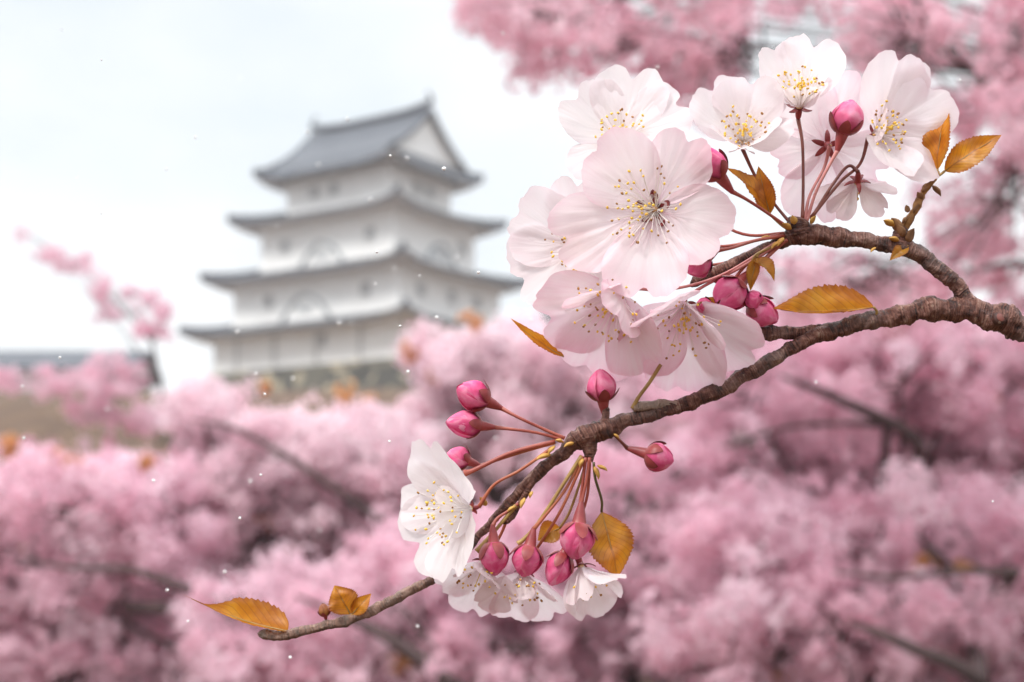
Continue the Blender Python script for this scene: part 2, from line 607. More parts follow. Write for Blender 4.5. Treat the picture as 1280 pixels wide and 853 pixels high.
# ------------------------------------------------------------------ the damp spring air
hz = MB()
hz.box((0, 550, 14.0), (3060, 1960, 32.0))
m_, t_, o_ = mat('haze')
pv = N(t_, 'ShaderNodeVolumePrincipled')
pv.inputs['Color'].default_value = (0.97, 0.98, 1.0, 1)
pv.inputs['Density'].default_value = HAZE
pv.inputs['Anisotropy'].default_value = 0.0
t_.links.new(pv.outputs['Volume'], o_.inputs['Volume'])
tag(hz.build('haze', m_, None, False), 'thin pale spring haze softening the distant castle', 'haze', kind='stuff')

# ------------------------------------------------------------------ castle keep
ALPHA = R(34)
DL = Vector((-math.cos(ALPHA), math.sin(ALPHA), 0))      # along the face that recedes to the left
DR = Vector((math.sin(ALPHA), math.cos(ALPHA), 0))       # along the face that recedes to the right
ZZ = Vector((0, 0, 1))
D0 = 90.0
# outer eave lengths, bottom to top (left face, right face)
EAVE = [(20.6, 17.0), (18.7, 15.2), (15.8, 12.9), (13.0, 10.7)]
corner0 = P(508, 378, D0)
corner0.z = 0
CEN = corner0 + DL * (EAVE[0][0] / 2) + DR * (EAVE[0][1] / 2)     # plan centre of the keep


def kp(a, b, z):
    """Keep coordinates: a along the left face (+ = away to the left), b along the right face (+ = away to the right)."""
    return CEN + DL * a + DR * b + ZZ * z


def z_at(v, a, b, u=505):
    q = kp(a, b, 0)
    # height at which a vertical line through q is seen at row v
    lo, hi = 0.0, 60.0
    for _ in range(40):
        mid = (lo + hi) / 2
        d = Vector((q.x, q.y, mid)) - CAM
        vv = 426.5 - d.dot(UP) / d.dot(FWD) * FPX
        if vv > v: lo = mid
        else: hi = mid
    return lo


OH = 1.75
walls = [(a - 2 * OH, b - 2 * OH) for a, b in EAVE]
eave_z = [z_at(v, -e[0] / 2, -e[1] / 2) for v, e in zip((390, 319, 246, 193), EAVE)]
base_z = z_at(446, -walls[0][0] / 2, -walls[0][1] / 2)
keep = tag(empty('castle_keep', kp(0, 0, base_z)), 'white four-storey castle keep with grey tiled upturned roofs on a stone base', 'castle')


def roof_skirt(ea, eb, ia, ib, ze, zi, lift=0.6, n=17, m_=7, thick=0.24):
    """Hipped skirt from the eave rectangle (ea x eb, at ze) up to the inner rectangle (ia x ib, at zi); corners sweep up."""
    mb = MB()
    for side in range(4):
        rows, cols, und = [], [], []
        for i in range(m_):
            t = i / (m_ - 1)                               # 0 at the eave, 1 at the wall
            row, cl, ur = [], [], []
            for j in range(n):
                s = -1 + 2 * j / (n - 1)
                s = math.copysign(abs(s) ** 0.8, s)
                ha, hb = (ea + (ia - ea) * t) / 2, (eb + (ib - eb) * t) / 2
                if side == 0: a, b, L_ = s * ha, -hb, ha
                elif side == 1: a, b, L_ = ha, s * hb, hb
                elif side == 2: a, b, L_ = -s * ha, hb, ha
                else: a, b, L_ = -ha, -s * hb, hb
                up = lift * abs(s) ** 5 * (1 - t) ** 1.5
                z = ze + (zi - ze) * (0.72 * t + 0.28 * t * t) + up
                row.append(kp(a, b, z))
                cl.append(((s * L_ + 50) , (1 - t) * 2.0, 0, 1))
                ur.append(kp(a, b, min(ze - thick + 0.35 * t * (zi - ze), z - thick) + up * 0.9))
            rows.append(row); cols.append(cl); und.append(ur)
        mb.grid(rows, 0, cols)
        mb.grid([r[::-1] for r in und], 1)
        mb.grid([und[0], rows[0]], 2)
    return mb


def hip_ridges(parent, ea, eb, ia, ib, ze, zi, lift=0.6, r=0.2):
    for sa in (-1, 1):
        for sb in (-1, 1):
            pts = []
            for i in range(8):
                t = i / 7
                up = lift * (1 - t) ** 1.5
                pts.append(kp(sa * (ea + (ia - ea) * t) / 2, sb * (eb + (ib - eb) * t) / 2, ze + (zi - ze) * (0.72 * t + 0.28 * t * t) + up + 0.1))
            mb = MB()
            mb.tube(pts, r, 8, 0)
            mb.build('hip_ridge', M['tile'], parent, origin=WORLD_OF[keep.name])


wall_h = []
for k in range(4):
    wa, wb = walls[k]
    z0 = base_z if k == 0 else eave_z[k - 1] + 0.75
    z1 = eave_z[k] + 0.15
    wall_h.append((z0, z1))
    mb = MB()
    mb.box(kp(0, 0, (z0 - 0.5 + z1) / 2), (wa, wb, z1 - z0 + 0.5), (DL, DR, ZZ))
    mb.build('wall', M['plaster'], keep, False)
    if k < 3:
        ia, ib = walls[k + 1][0] + 0.04, walls[k + 1][1] + 0.04
        zi = eave_z[k] + (EAVE[k][0] - ia) / 2 * 0.30
        mb = roof_skirt(EAVE[k][0], EAVE[k][1], ia, ib, eave_z[k], zi)
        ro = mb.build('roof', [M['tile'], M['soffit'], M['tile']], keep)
        hip_ridges(ro, EAVE[k][0], EAVE[k][1], ia, ib, eave_z[k], zi)

# top roof: hipped skirt below, gabled above with the gable on the right-hand face
ea, eb = EAVE[3]
ga, gb = ea - 2.5, eb * 0.8
zr = z_at(139, -ga / 2, 0)
zg = eave_z[3] + 1.15
mb = roof_skirt(ea, eb, ga, gb, eave_z[3], zg, 0.7)
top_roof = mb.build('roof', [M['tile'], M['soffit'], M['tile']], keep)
hip_ridges(top_roof, ea, eb, ga, gb, eave_z[3], zg, 0.7)
mb = MB()
NU = 12
for sb in (-1, 1):
    rows, cols, und = [], [], []
    for i in range(9):
        t = i / 8                                          # 0 at the lower edge, 1 at the ridge
        z = zg + (zr - zg) * (0.62 * t + 0.38 * t * t)
        b = sb * gb / 2 * (1 - t)
        ext = ga / 2 + 0.35
        row = [kp(-ext + 2 * ext * j / NU, b, z + 0.25 * abs(-1 + 2 * j / NU) ** 3 * t) for j in range(NU + 1)]
        rows.append(row if sb < 0 else row[::-1])
        und.append([p - ZZ * 0.3 for p in rows[-1]][::-1])
        cols.append([(50 + ga * j / NU, (1 - t) * 4, 0, 1) for j in range(NU + 1)])
    mb.grid(rows, 0, cols)
    mb.grid(und, 1)
    for jj in (0, NU):
        mb.grid([[r[jj] for r in rows], [u_[NU - jj] for u_ in und]], 0)
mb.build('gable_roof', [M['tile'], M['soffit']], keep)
for sa in (-1, 1):
    mb = MB()
    pts = []
    for i in range(9):
        t = i / 8
        z = zg + (zr - zg) * (0.62 * t + 0.38 * t * t) - 0.28
        pts.append((gb / 2 * (1 - t), z))
    outline = [kp(sa * ga / 2, b, z) for b, z in pts] + [kp(sa * ga / 2, -b, z) for b, z in pts[-2::-1]]
    inner = [p - DL * sa * 0.3 for p in outline]
    mb.add(outline, [tuple(range(len(outline)))])
    mb.add(inner, [tuple(range(len(inner)))[::-1]])
    gw = mb.build('gable_wall', M['gable'], keep, False)
    # bargeboards along the gable edge
    bb = MB()
    for sgn in (-1, 1):
        bb.tube([kp(sa * (ga / 2 + 0.36), sgn * b, z + 0.3) for b, z in pts], 0.2, 8)
    bb.build('bargeboard', M['tile'], gw, origin=WORLD_OF[keep.name])
mb = MB()
ridge_pts = []
for j in range(13):
    s = -1 + 2 * j / 12
    ridge_pts.append(kp(s * (ga / 2 + 0.45), 0, zr + 0.22 + 0.42 * abs(s) ** 4))
mb.tube(ridge_pts, 0.26, 8)
mb.build('roof_ridge', M['tile'], keep)
for sa in (-1, 1):                                        # fish-tail finials at both ends of the ridge
    mb = MB()
    c = kp(sa * (ga / 2 + 0.3), 0, zr + 0.7)
    fin = [c, c + ZZ * 0.22 + DL * sa * 0.1, c + ZZ * 0.42 + DL * sa * 0.02, c + ZZ * 0.62 - DL * sa * 0.16]
    mb.tube(fin, [0.22, 0.18, 0.1, 0.04], 8)
    mb.box(c + ZZ * 0.62 - DL * sa * 0.16, (0.32, 0.05, 0.2), (DL, DR, ZZ))
    mb.build('ridge_finial', M['tile'], keep)


def face_frame(face, k):
    """Face 'L' is seen on the left (outward -DR), 'R' on the right (outward -DL)."""
    wa, wb = walls[k]
    if face == 'L': return lambda s, z, o=0.0: kp(s * wa / 2, -wb / 2 - o, z), DL, -DR
    return lambda s, z, o=0.0: kp(-wa / 2 - o, s * wb / 2, z), DR, -DL


def window(face, k, s, zf, wd=0.75, ht=0.9):
    f, ax, out = face_frame(face, k)
    z0, z1 = wall_h[k]
    z = z0 + (z1 - z0) * zf
    mb = MB()
    mb.box(f(s, z, 0.02), (wd, 0.06, ht), (ax, out, ZZ))
    wn = mb.build('window', M['dark'], keep, False)
    mb = MB()
    for i in range(4):
        mb.box(f(s, z, 0.08) + ax * (wd * (-0.5 + (i + 0.5) / 4)), (wd * 0.1, 0.07, ht), (ax, out, ZZ))
    mb.build('grille', M['wood'], wn, False, origin=WORLD_OF[keep.name])
    for zz, nm in ((-1, 'sill'), (1, 'lintel')):
        mb = MB()
        mb.box(f(s, z + zz * (ht / 2 + 0.06), 0.07), (wd + 0.3, 0.16, 0.12), (ax, out, ZZ))
        mb.build(nm, M['plaster'], wn, False, origin=WORLD_OF[keep.name])


def arch(face, k, s, wd=3.4, ht=1.55):
    f, ax, out = face_frame(face, k)
    z0 = wall_h[k][0] + 0.15
    mb = MB()
    pts = []
    for i in range(17):
        x = -1 + 2 * i / 16
        prof = math.cos(x * math.pi / 2) ** 1.1 * 0.86 + 0.14 * (1 - abs(x)) - 0.10 * math.exp(-((abs(x) - 1) / 0.22) ** 2) + 0.1
        pts.append((x * wd / 2, z0 + ht * prof))
    rows = []
    for dx, oo in ((0.0, 0.0), (0.0, 0.5), (-0.2, 0.5), (-0.2, 0.0)):
        rows.append([f(s, z + dx, oo) + ax * x for x, z in pts])
    mb.grid(rows)
    rf = mb.build('arched_dormer', M['grille'], keep)
    mb = MB()
    low = [f(s, z0 - 0.4, 0.3) + ax * pts[0][0], f(s, z0 - 0.4, 0.3) + ax * pts[-1][0]]
    poly = [f(s, z - 0.18, 0.3) + ax * x for x, z in pts]
    mb.add(poly + [low[1], low[0]], [tuple(range(len(poly) + 2))])
    mb.build('dormer_panel', M['plaster'], rf, False, origin=WORLD_OF[keep.name])
    mb = MB()
    mb.box(f(s, z0 + ht * 0.45, 0.35), (wd * 0.34, 0.08, ht * 0.3), (ax, out, ZZ))
    mb.build('dormer_vent', M['grille'], rf, False, origin=WORLD_OF[keep.name])


arch('L', 2, 0.0, 4.0, 1.5); arch('R', 2, 0.05, 3.4, 1.5); arch('L', 1, 0.05, 4.4, 1.55)
for face, k, s, zf in [('L', 3, 0.05, .55), ('L', 3, 0.45, .55), ('R', 3, -0.1, .55), ('R', 3, 0.3, .55), ('L', 2, 0.62, .5), ('L', 2, -0.66, .5), ('R', 2, 0.66, .5),
                       ('L', 1, 0.55, .5), ('L', 1, -0.62, .5), ('R', 1, -0.6, .5), ('R', 1, 0.0, .5), ('R', 1, 0.5, .5), ('L', 0, -0.2, .6), ('R', 0, 0.2, .6)]:
    window(face, k, s, zf)
for s in (0.72, 0.3, -0.15, -0.6):
    f, ax, out = face_frame('L', 0)
    mb = MB()
    mb.box(f(s, sum(wall_h[0]) / 2, 0.04), (0.28, 0.12, wall_h[0][1] - wall_h[0][0]), (ax, out, ZZ))
    mb.build('wall_post', M['wood'], keep, False)

# battered stone base under the keep
mb = MB()
rows = []
for z, grow in ((base_z - 0.02, 0.15), (base_z - 2, 0.6), (base_z - 4, 1.4), (PLATEAU - 1.2, 3.0)):
    ha, hb = walls[0][0] / 2 + grow, walls[0][1] / 2 + grow
    rows.append([kp(a, b, z) for a, b in ((-ha, -hb), (ha, -hb), (ha, hb), (-ha, hb))])
mb.grid(rows, 0, None, True)
mb.add(rows[0], [(3, 2, 1, 0)])
tag(mb.build('stone_base', M['stone'], None, False, origin=kp(0, 0, PLATEAU)), 'rough grey-brown stone rampart carrying the white castle keep', 'stone wall')

# long storehouse at the left edge of the mound
hx0, hx1 = P(-60, 480, 84), P(160, 480, 84)
hb = PLATEAU
store = tag(empty('storehouse', ((hx0.x + hx1.x) / 2, 86, hb)), 'long low building with a blue-grey tiled roof at the left of the mound', 'building')
cx_, ln = (hx0.x + hx1.x) / 2, hx1.x - hx0.x
ztop = P(100, 455, 84).z
zpk = P(100, 432, 86).z
mb = MB()
mb.box((cx_, 86.5, (hb - 0.5 + ztop) / 2), (ln, 5, ztop - hb + 0.5))
for sg in (-1, 1):
    e = [Vector((cx_ + sg * (ln / 2 - 0.02), 86.5 + q, z)) for q, z in ((-2.5, ztop), (2.5, ztop), (0, zpk - 0.3))]
    mb.add(e, [(0, 1, 2) if sg > 0 else (2, 1, 0)])
mb.build('wall', M['gable'], store, False)
mb = MB()
for sg in (-1, 1):
    rows, cols = [], []
    for i in range(5):
        t = i / 4
        rows.append([Vector((cx_ - ln / 2 - 0.5 + (ln + 1) * j / 8, 86.5 + sg * 3.3 * (1 - t), ztop - 0.15 + (zpk - ztop) * (0.8 * t + 0.2 * t * t))) for j in range(9)])
        cols.append([(j * 2.0, t * 2, 0, 1) for j in range(9)])
    mb.grid(rows if sg < 0 else [r[::-1] for r in rows], 0, cols)
    mb.grid([[p - ZZ * 0.25 for p in r] for r in rows], 0)
    mb.grid([rows[0], [p - ZZ * 0.25 for p in rows[0]]], 0)
mb.build('roof', M['tile'], store)

# ------------------------------------------------------------------ blossom trees
def make_crown(name, clumps, parent, tint, petal=0.06, density=900, flat=0.85, matname='crown'):
    """clumps: (world centre, radius). Thousands of small bent petals, every clump its own shade of pink."""
    V, F, C = [], [], []
    base = 0
    for c, r in clumps:
        n = max(20, int(density * r * r))
        sub = 6
        offs = RNG.normal(size=(sub, 3)) * r * 0.36
        offs[:, 2] *= 0.8
        which = RNG.integers(0, sub, n)
        d = RNG.normal(size=(n, 3))
        d /= np.linalg.norm(d, axis=1)[:, None]
        rad = r * 0.5 * RNG.random(n) ** 0.3
        pos = np.array(c)[None] + offs[which] + d * rad[:, None] * np.array([1, 1, flat])
        nrm = d * 0.8 + offs[which] / r + RNG.normal(size=(n, 3)) * 0.35
        nrm /= np.linalg.norm(nrm, axis=1)[:, None]
        t1 = np.cross(nrm, RNG.normal(size=(n, 3)))
        t1 /= np.linalg.norm(t1, axis=1)[:, None]
        t2 = np.cross(nrm, t1)
        s = petal * RNG.uniform(0.6, 1.25, n)[:, None]
        fold = nrm * s * 0.35
        quad = np.stack([pos - t1 * s * 0.5 + fold * 0.6, pos - t2 * s * 0.55, pos + t1 * s * 0.5 + fold * 0.6, pos + t2 * s * 0.55 ], axis=1)
        V.append(quad.reshape(-1, 3))
        idx = np.arange(n * 4).reshape(-1, 4) + base
        base += n * 4
        F.append(idx)
        k = RNG.uniform(0, 1)
        ca = np.array(tint[0]) * (1 - k) + np.array(tint[1]) * k
        cc = ca[None] * RNG.uniform(0.9, 1.08, (n, 1))
        C.append(np.repeat(np.clip(cc, 0, 0.95), 4, axis=0))
    V = np.concatenate(V); F = np.concatenate(F); C = np.concatenate(C)
    off = np.array(WORLD_OF[parent.name])
    me = bpy.data.meshes.new(name)
    me.vertices.add(len(V)); me.vertices.foreach_set('co', (V - off).astype(np.float32).ravel())
    me.loops.add(F.size); me.loops.foreach_set('vertex_index', F.ravel().astype(np.int32))
    me.polygons.add(len(F)); me.polygons.foreach_set('loop_start', (np.arange(len(F)) * 4).astype(np.int32))
    me.update(calc_edges=True)
    at = me.color_attributes.new('Col', 'FLOAT_COLOR', 'POINT')
    at.data.foreach_set('color', np.concatenate([C, np.ones((len(C), 1))], axis=1).astype(np.float32).ravel())
    me.materials.append(M[matname])
    o = bpy.data.objects.new(name, me)
    COL.objects.link(o)
    o.parent = parent
    return o


PINK = ((0.84, 0.53, 0.63), (0.91, 0.73, 0.80))
PALE = ((0.87, 0.63, 0.70), (0.92, 0.80, 0.84))
DEEP = ((0.82, 0.48, 0.57), (0.90, 0.68, 0.75))
ORANGE = ((0.60, 0.27, 0.12), (0.70, 0.42, 0.2))


def blossom_tree(label, trunk_u, depth, ellipses, limbs, tint=PINK, cr=(0.13, 0.31), petal=0.07, density=1400, orange=(), trunk_r=0.13, fork=None, group='pink blossom trees below the castle', spread=1.2, twig=0.8, more=2.1, limb=1.0, front=0.91):
    """ellipses: (u, v, ru, rv, count) regions of the picture the crown fills; every clump gets a depth of its own round `depth`."""
    g0 = P(trunk_u, 680, depth)
    gz = ground_h(g0.x, g0.y)
    base = Vector((g0.x, g0.y, gz))
    t = tag(empty('cherry_tree', base), label, 'tree', group)
    clumps = []
    for (u, v, ru, rv, n) in ellipses:
        for _ in range(int(n * more)):
            a, q = random.uniform(0, 2 * math.pi), math.sqrt(random.random())
            d = depth + random.gauss(0, spread * 0.55)
            c = P(u + ru * q * math.cos(a), v + rv * q * math.sin(a), d)
            r = random.uniform(*cr)
            if c.z > ground_h(c.x, c.y) + 0.15:
                clumps.append((c, r))
    fork_z = fork if fork is not None else 1.1
    fk = base + Vector((random.uniform(-.1, .1), 0, fork_z))
    mb = MB()
    mb.tube([base - ZZ * 0.15, base + ZZ * 0.25 + Vector((0.03, 0, 0)), base + ZZ * fork_z * 0.6 + Vector((-0.04, 0.03, 0)), fk], [trunk_r * 1.5, trunk_r * 1.1, trunk_r, trunk_r * 0.95], 10)
    # limbs to groups of clumps
    n_l = max(4, len(clumps) // 12)
    ctr = [c[0].copy() for c in random.sample(clumps, n_l)]
    for _ in range(5):
        groups = [[] for _ in ctr]
        for c in clumps:
            groups[min(range(n_l), key=lambda k: (c[0] - ctr[k]).length_squared)].append(c)
        ctr = [sum((c[0] for c in gr), Vector()) / len(gr) if gr else q_ for gr, q_ in zip(groups, ctr)]
    for grp in groups:
        if not grp: continue
        mid = sum((c[0] for c in grp), Vector()) / len(grp)
        p1 = fk.lerp(mid, 0.5) + Vector((random.uniform(-.15, .15), random.uniform(-.15, .15), 0.12))
        mb.tube(spline([fk, p1, mid], 5), [trunk_r * limb * (0.40 - 0.032 * j) for j in range(11)], 8)
        for c, r in grp:
            b0 = p1.lerp(mid, random.uniform(0.75, 1.0))
            m1 = b0.lerp(c, 0.5) + Vector((0, 0, random.uniform(-0.03, 0.1)))
            mb.tube([b0, m1, c], [trunk_r * 0.09, trunk_r * 0.06, trunk_r * 0.03], 5)
    for pts in limbs:                                      # (u, v, depth, radius) chains seen in front of the blossom
        sp = spline([(*P(u, v, d * front), r * 1.05) for u, v, d, r in pts], 6)
        q = [Vector(s_[:3]) for s_ in sp]
        mb.tube([fk, fk.lerp(q[0], 0.5) + Vector((0, 0.1, -0.05))] + q, [trunk_r * 0.5, trunk_r * 0.4] + [s_[3] for s_ in sp], 8)
    mb.build('trunk', M['bark_far'], t)
    make_crown('crown', clumps, t, tint, petal, density)
    if orange:
        oc = [(P(u, v, depth - spread * 0.7), rr) for u, v, rr in orange]
        make_crown('young_leaves', oc, t, ORANGE, petal * 1.3, density * 0.8)
    return t


blossom_tree('tall pink cherry tree whose sprays hang against the white sky', 1560, 9.0,
    [(690, 20, 105, 45, 22), (640, 0, 60, 40, 7), (840, 45, 90, 60, 18), (880, 110, 60, 45, 9), (690, 80, 50, 16, 4), (960, -5, 90, 25, 4), (1060, 25, 50, 50, 4), (1110, 45, 60, 50, 7),
     (1230, 30, 110, 50, 14), (1190, 130, 70, 60, 6), (1260, 150, 60, 70, 10), (1240, 290, 90, 60, 7), (1190, 260, 50, 50, 3), (1290, 220, 60, 60, 4), (1090, 350, 110, 35, 8), (980, 365, 80, 40, 6),
     (1360, 60, 110, 110, 16), (800, -90, 260, 50, 20), (1100, -100, 260, 60, 20), (1430, 260, 120, 140, 20), (1180, 380, 120, 40, 10)],
    [[(1300, 130, 9.2, .024), (1250, 125, 9.0, .02), (1215, 90, 8.9, .016), (1165, 40, 8.9, .013), (1140, -10, 9, .01)], [(1290, 330, 9, .02), (1260, 330, 9, .016), (1210, 340, 9, .013), (1160, 350, 9, .008)]],
    tint=DEEP, cr=(0.09, 0.21), petal=0.055, density=1600, trunk_r=0.11, fork=4.4, spread=1.6, more=2.5, limb=0.3)
blossom_tree('broad pink cherry tree with a dark bare limb slanting across its blossom', 1080, 12.5,
    [(1080, 470, 220, 70, 60), (1000, 560, 150, 60, 40), (1200, 560, 200, 90, 70), (900, 470, 70, 60, 14), (1330, 520, 160, 140, 50), (1160, 420, 140, 40, 24)],
    [[(1150, 560, 11.2, .05), (1125, 535, 11.1, .045), (1060, 505, 11.1, .036), (1015, 485, 11.1, .028), (975, 470, 11.2, .012)], [(1110, 530, 11.2, .03), (1050, 530, 11.2, .02), (985, 535, 11.2, .015), (900, 560, 11.3, .008)]],
    tint=PINK, orange=[(905, 430, .1), (1230, 500, .08)])
blossom_tree('low spreading cherry tree with a dark limb running down to the lower right corner', 1230, 10.5,
    [(1000, 690, 150, 70, 50), (1180, 700, 170, 90, 60), (1080, 800, 220, 80, 80), (1080, 900, 260, 60, 60), (1320, 760, 160, 130, 50), (940, 780, 120, 80, 34)],
    [[(1225, 850, 9.2, .05), (1195, 832, 9.2, .042), (1140, 810, 9.2, .035), (1095, 790, 9.2, .028), (1060, 778, 9.3, .012)], [(1270, 715, 9.4, .03), (1200, 715, 9.4, .02), (1120, 722, 9.4, .016), (1040, 715, 9.5, .008)]],
    tint=PINK, orange=[(1155, 708, .07), (1205, 712, .06), (985, 845, .1)])
blossom_tree('pale cherry tree hiding the right foot of the castle', 640, 17.0,
    [(610, 458, 85, 34, 36), (590, 530, 90, 50, 44), (700, 530, 120, 70, 60), (820, 520, 90, 70, 40), (645, 428, 55, 18, 10), (760, 450, 60, 36, 14), (548, 448, 36, 20, 8)],
    [], tint=PALE, cr=(0.16, 0.38), petal=0.085, density=1200, orange=[(515, 445, .13), (590, 405, .12), (460, 500, .1), (545, 470, .09)])
blossom_tree('pale pink cherry tree under the rampart, a thin dark limb slanting through it', 330, 14.5,
    [(255, 515, 38, 28, 18), (330, 560, 85, 36, 30), (410, 570, 80, 45, 36), (490, 575, 60, 50, 26), (330, 600, 130, 50, 50), (460, 620, 90, 60, 36), (300, 680, 150, 50, 60), (420, 700, 100, 50, 40)],
    [[(560, 720, 12.8, .05), (510, 680, 12.8, .042), (460, 640, 12.8, .038), (400, 598, 12.8, .033), (340, 560, 12.9, .026), (290, 535, 13, .02), (240, 525, 13.1, .01)]],
    tint=PALE, cr=(0.14, 0.34), petal=0.075, density=1300, orange=[(432, 493, .12), (335, 655, .1), (372, 690, .1), (330, 485, .07), (437, 690, .07)])
blossom_tree('mauve pink cherry tree filling the lower left corner', 60, 13.0,
    [(60, 625, 140, 40, 48), (170, 610, 70, 40, 24), (60, 690, 150, 70, 60), (180, 700, 90, 80, 44), (60, 800, 170, 70, 60), (100, 900, 260, 60, 60), (200, 810, 110, 70, 44), (-110, 700, 110, 150, 44)],
    [[(300, 760, 11.6, .04), (230, 735, 11.6, .035), (160, 712, 11.6, .028), (90, 710, 11.7, .02), (30, 700, 11.8, .01)]],
    tint=PINK, orange=[(12, 633, .08), (75, 575, .12), (10, 560, .12), (185, 578, .09)])
blossom_tree('deep mauve cherry tree low in front, under the hanging blossoms', 480, 11.0,
    [(360, 780, 130, 70, 50), (480, 800, 120, 80, 50), (600, 790, 110, 80, 40), (560, 700, 90, 60, 30), (540, 890, 300, 50, 60)],
    [[(570, 860, 9.6, .045), (530, 830, 9.6, .04), (480, 795, 9.6, .032), (430, 770, 9.7, .022), (370, 745, 9.8, .01)]],
    tint=PINK, orange=[(500, 830, .11)])
blossom_tree('feathery pink cherry tree below the orange leaf', 780, 12.0,
    [(720, 760, 110, 80, 50), (830, 770, 110, 80, 50), (900, 690, 80, 70, 34), (700, 660, 80, 50, 26), (860, 600, 60, 28, 10), (760, 590, 90, 30, 16)],
    [], tint=PINK, orange=[(905, 640, .08)])
blossom_tree('slender cherry tree with a few long sprays arching over the left skyline', 194, 30.0,
    [(140, 470, 42, 30, 40), (60, 478, 70, 16, 44), (110, 512, 24, 18, 20), (165, 525, 35, 18, 24), (70, 560, 90, 10, 14), (78, 332, 14, 8, 7), (60, 317, 12, 8, 5), (108, 330, 6, 12, 4), (128, 360, 9, 16, 9), (138, 388, 8, 10, 6), (158, 366, 14, 5, 4), (185, 376, 16, 5, 5), (204, 390, 5, 14, 6), (190, 413, 20, 6, 10), (28, 292, 5, 5, 1), (-20, 480, 50, 20, 9)],
    [[(193, 480, 30, .03), (192, 460, 30, .03), (190, 430, 30, .028), (165, 400, 30, .025), (130, 360, 30, .025), (95, 330, 30, .02), (60, 310, 30, .016), (28, 288, 30, .01)], [(190, 430, 30, .03), (205, 395, 30, .02), (180, 372, 30, .015), (140, 362, 30, .012)]],
    tint=PINK, cr=(0.16, 0.3), petal=0.07, density=1300, trunk_r=0.035, fork=5.0, spread=1.0, more=1.0, front=1.0)
for i, (lb, u, d, ell) in enumerate([
    ('distant cherry tree glimpsed behind the hanging buds', 560, 27, [(560, 600, 170, 90, 60), (700, 600, 120, 70, 40)]),
    ('distant cherry tree behind the thick end of the branch', 950, 26, [(950, 620, 180, 90, 60), (900, 500, 150, 60, 40), (1050, 440, 120, 50, 30)]),
    ('distant cherry tree at the right edge behind the others', 1250, 27, [(1250, 620, 190, 110, 60), (1250, 470, 150, 60, 40)]),
    ('distant cherry tree below the brown bank on the left', 150, 28, [(150, 640, 190, 40, 60), (320, 560, 80, 40, 20)])]):
    blossom_tree(lb, u, d, ell, [], tint=PINK, cr=(0.3, 0.55), petal=0.09, density=700, spread=1.8, more=2.0)

# dark evergreens seen in the gaps between the blossom
def shrub(label, u, v, d, r):
    c = P(u, v, d)
    gz = ground_h(c.x, c.y)
    t = tag(empty('evergreen_bush', (c.x, c.y, gz)), label, 'bush', 'dark evergreen bushes behind the blossom')
    cl = []
    for _ in range(26):
        q = Vector((random.gauss(0, 0.5), random.gauss(0, 0.4), random.gauss(0, 0.5))) * r
        p = c + q
        if p.z > gz + 0.2: cl.append((p, r * random.uniform(0.3, 0.5)))
    mb = MB()
    mb.tube([Vector((c.x, c.y, gz - 0.1)), Vector((c.x + 0.1, c.y, gz + 0.6)), c], [0.13, 0.1, 0.05], 8)
    for p, _ in cl[:10]:
        mb.tube([Vector((c.x, c.y, gz + 0.5)), p], [0.05, 0.02], 5)
    mb.build('stem', M['bark_far'], t)
    make_crown('foliage', cl, t, ((0.035, 0.055, 0.035), (0.09, 0.115, 0.075)), 0.12, 420)


for a in [('dark evergreen bush showing between the blossom trees behind the orange leaf', 820, 640, 22, 1.0), ('dark bush under the left foot of the castle', 262, 542, 33, 0.9),
          ('dark bush below the stone rampart, behind the lowest open blossom', 690, 440, 40, 1.3), ('dark bush low in the gap below the hanging blossoms', 620, 800, 17, 0.8),
          ('dark bush behind the right end of the limb', 960, 560, 22, 1.0), ('dark bush at the far right behind the blossom', 1180, 510, 22, 0.9)]:
    shrub(*a)

# ------------------------------------------------------------------ the flowering branch
branch = tag(empty('cherry_branch', FG(1290, 415)), 'sharp flowering cherry branch in front, with white blossoms, pink buds and orange leaves', 'branch')
BO = WORLD_OF[branch.name]


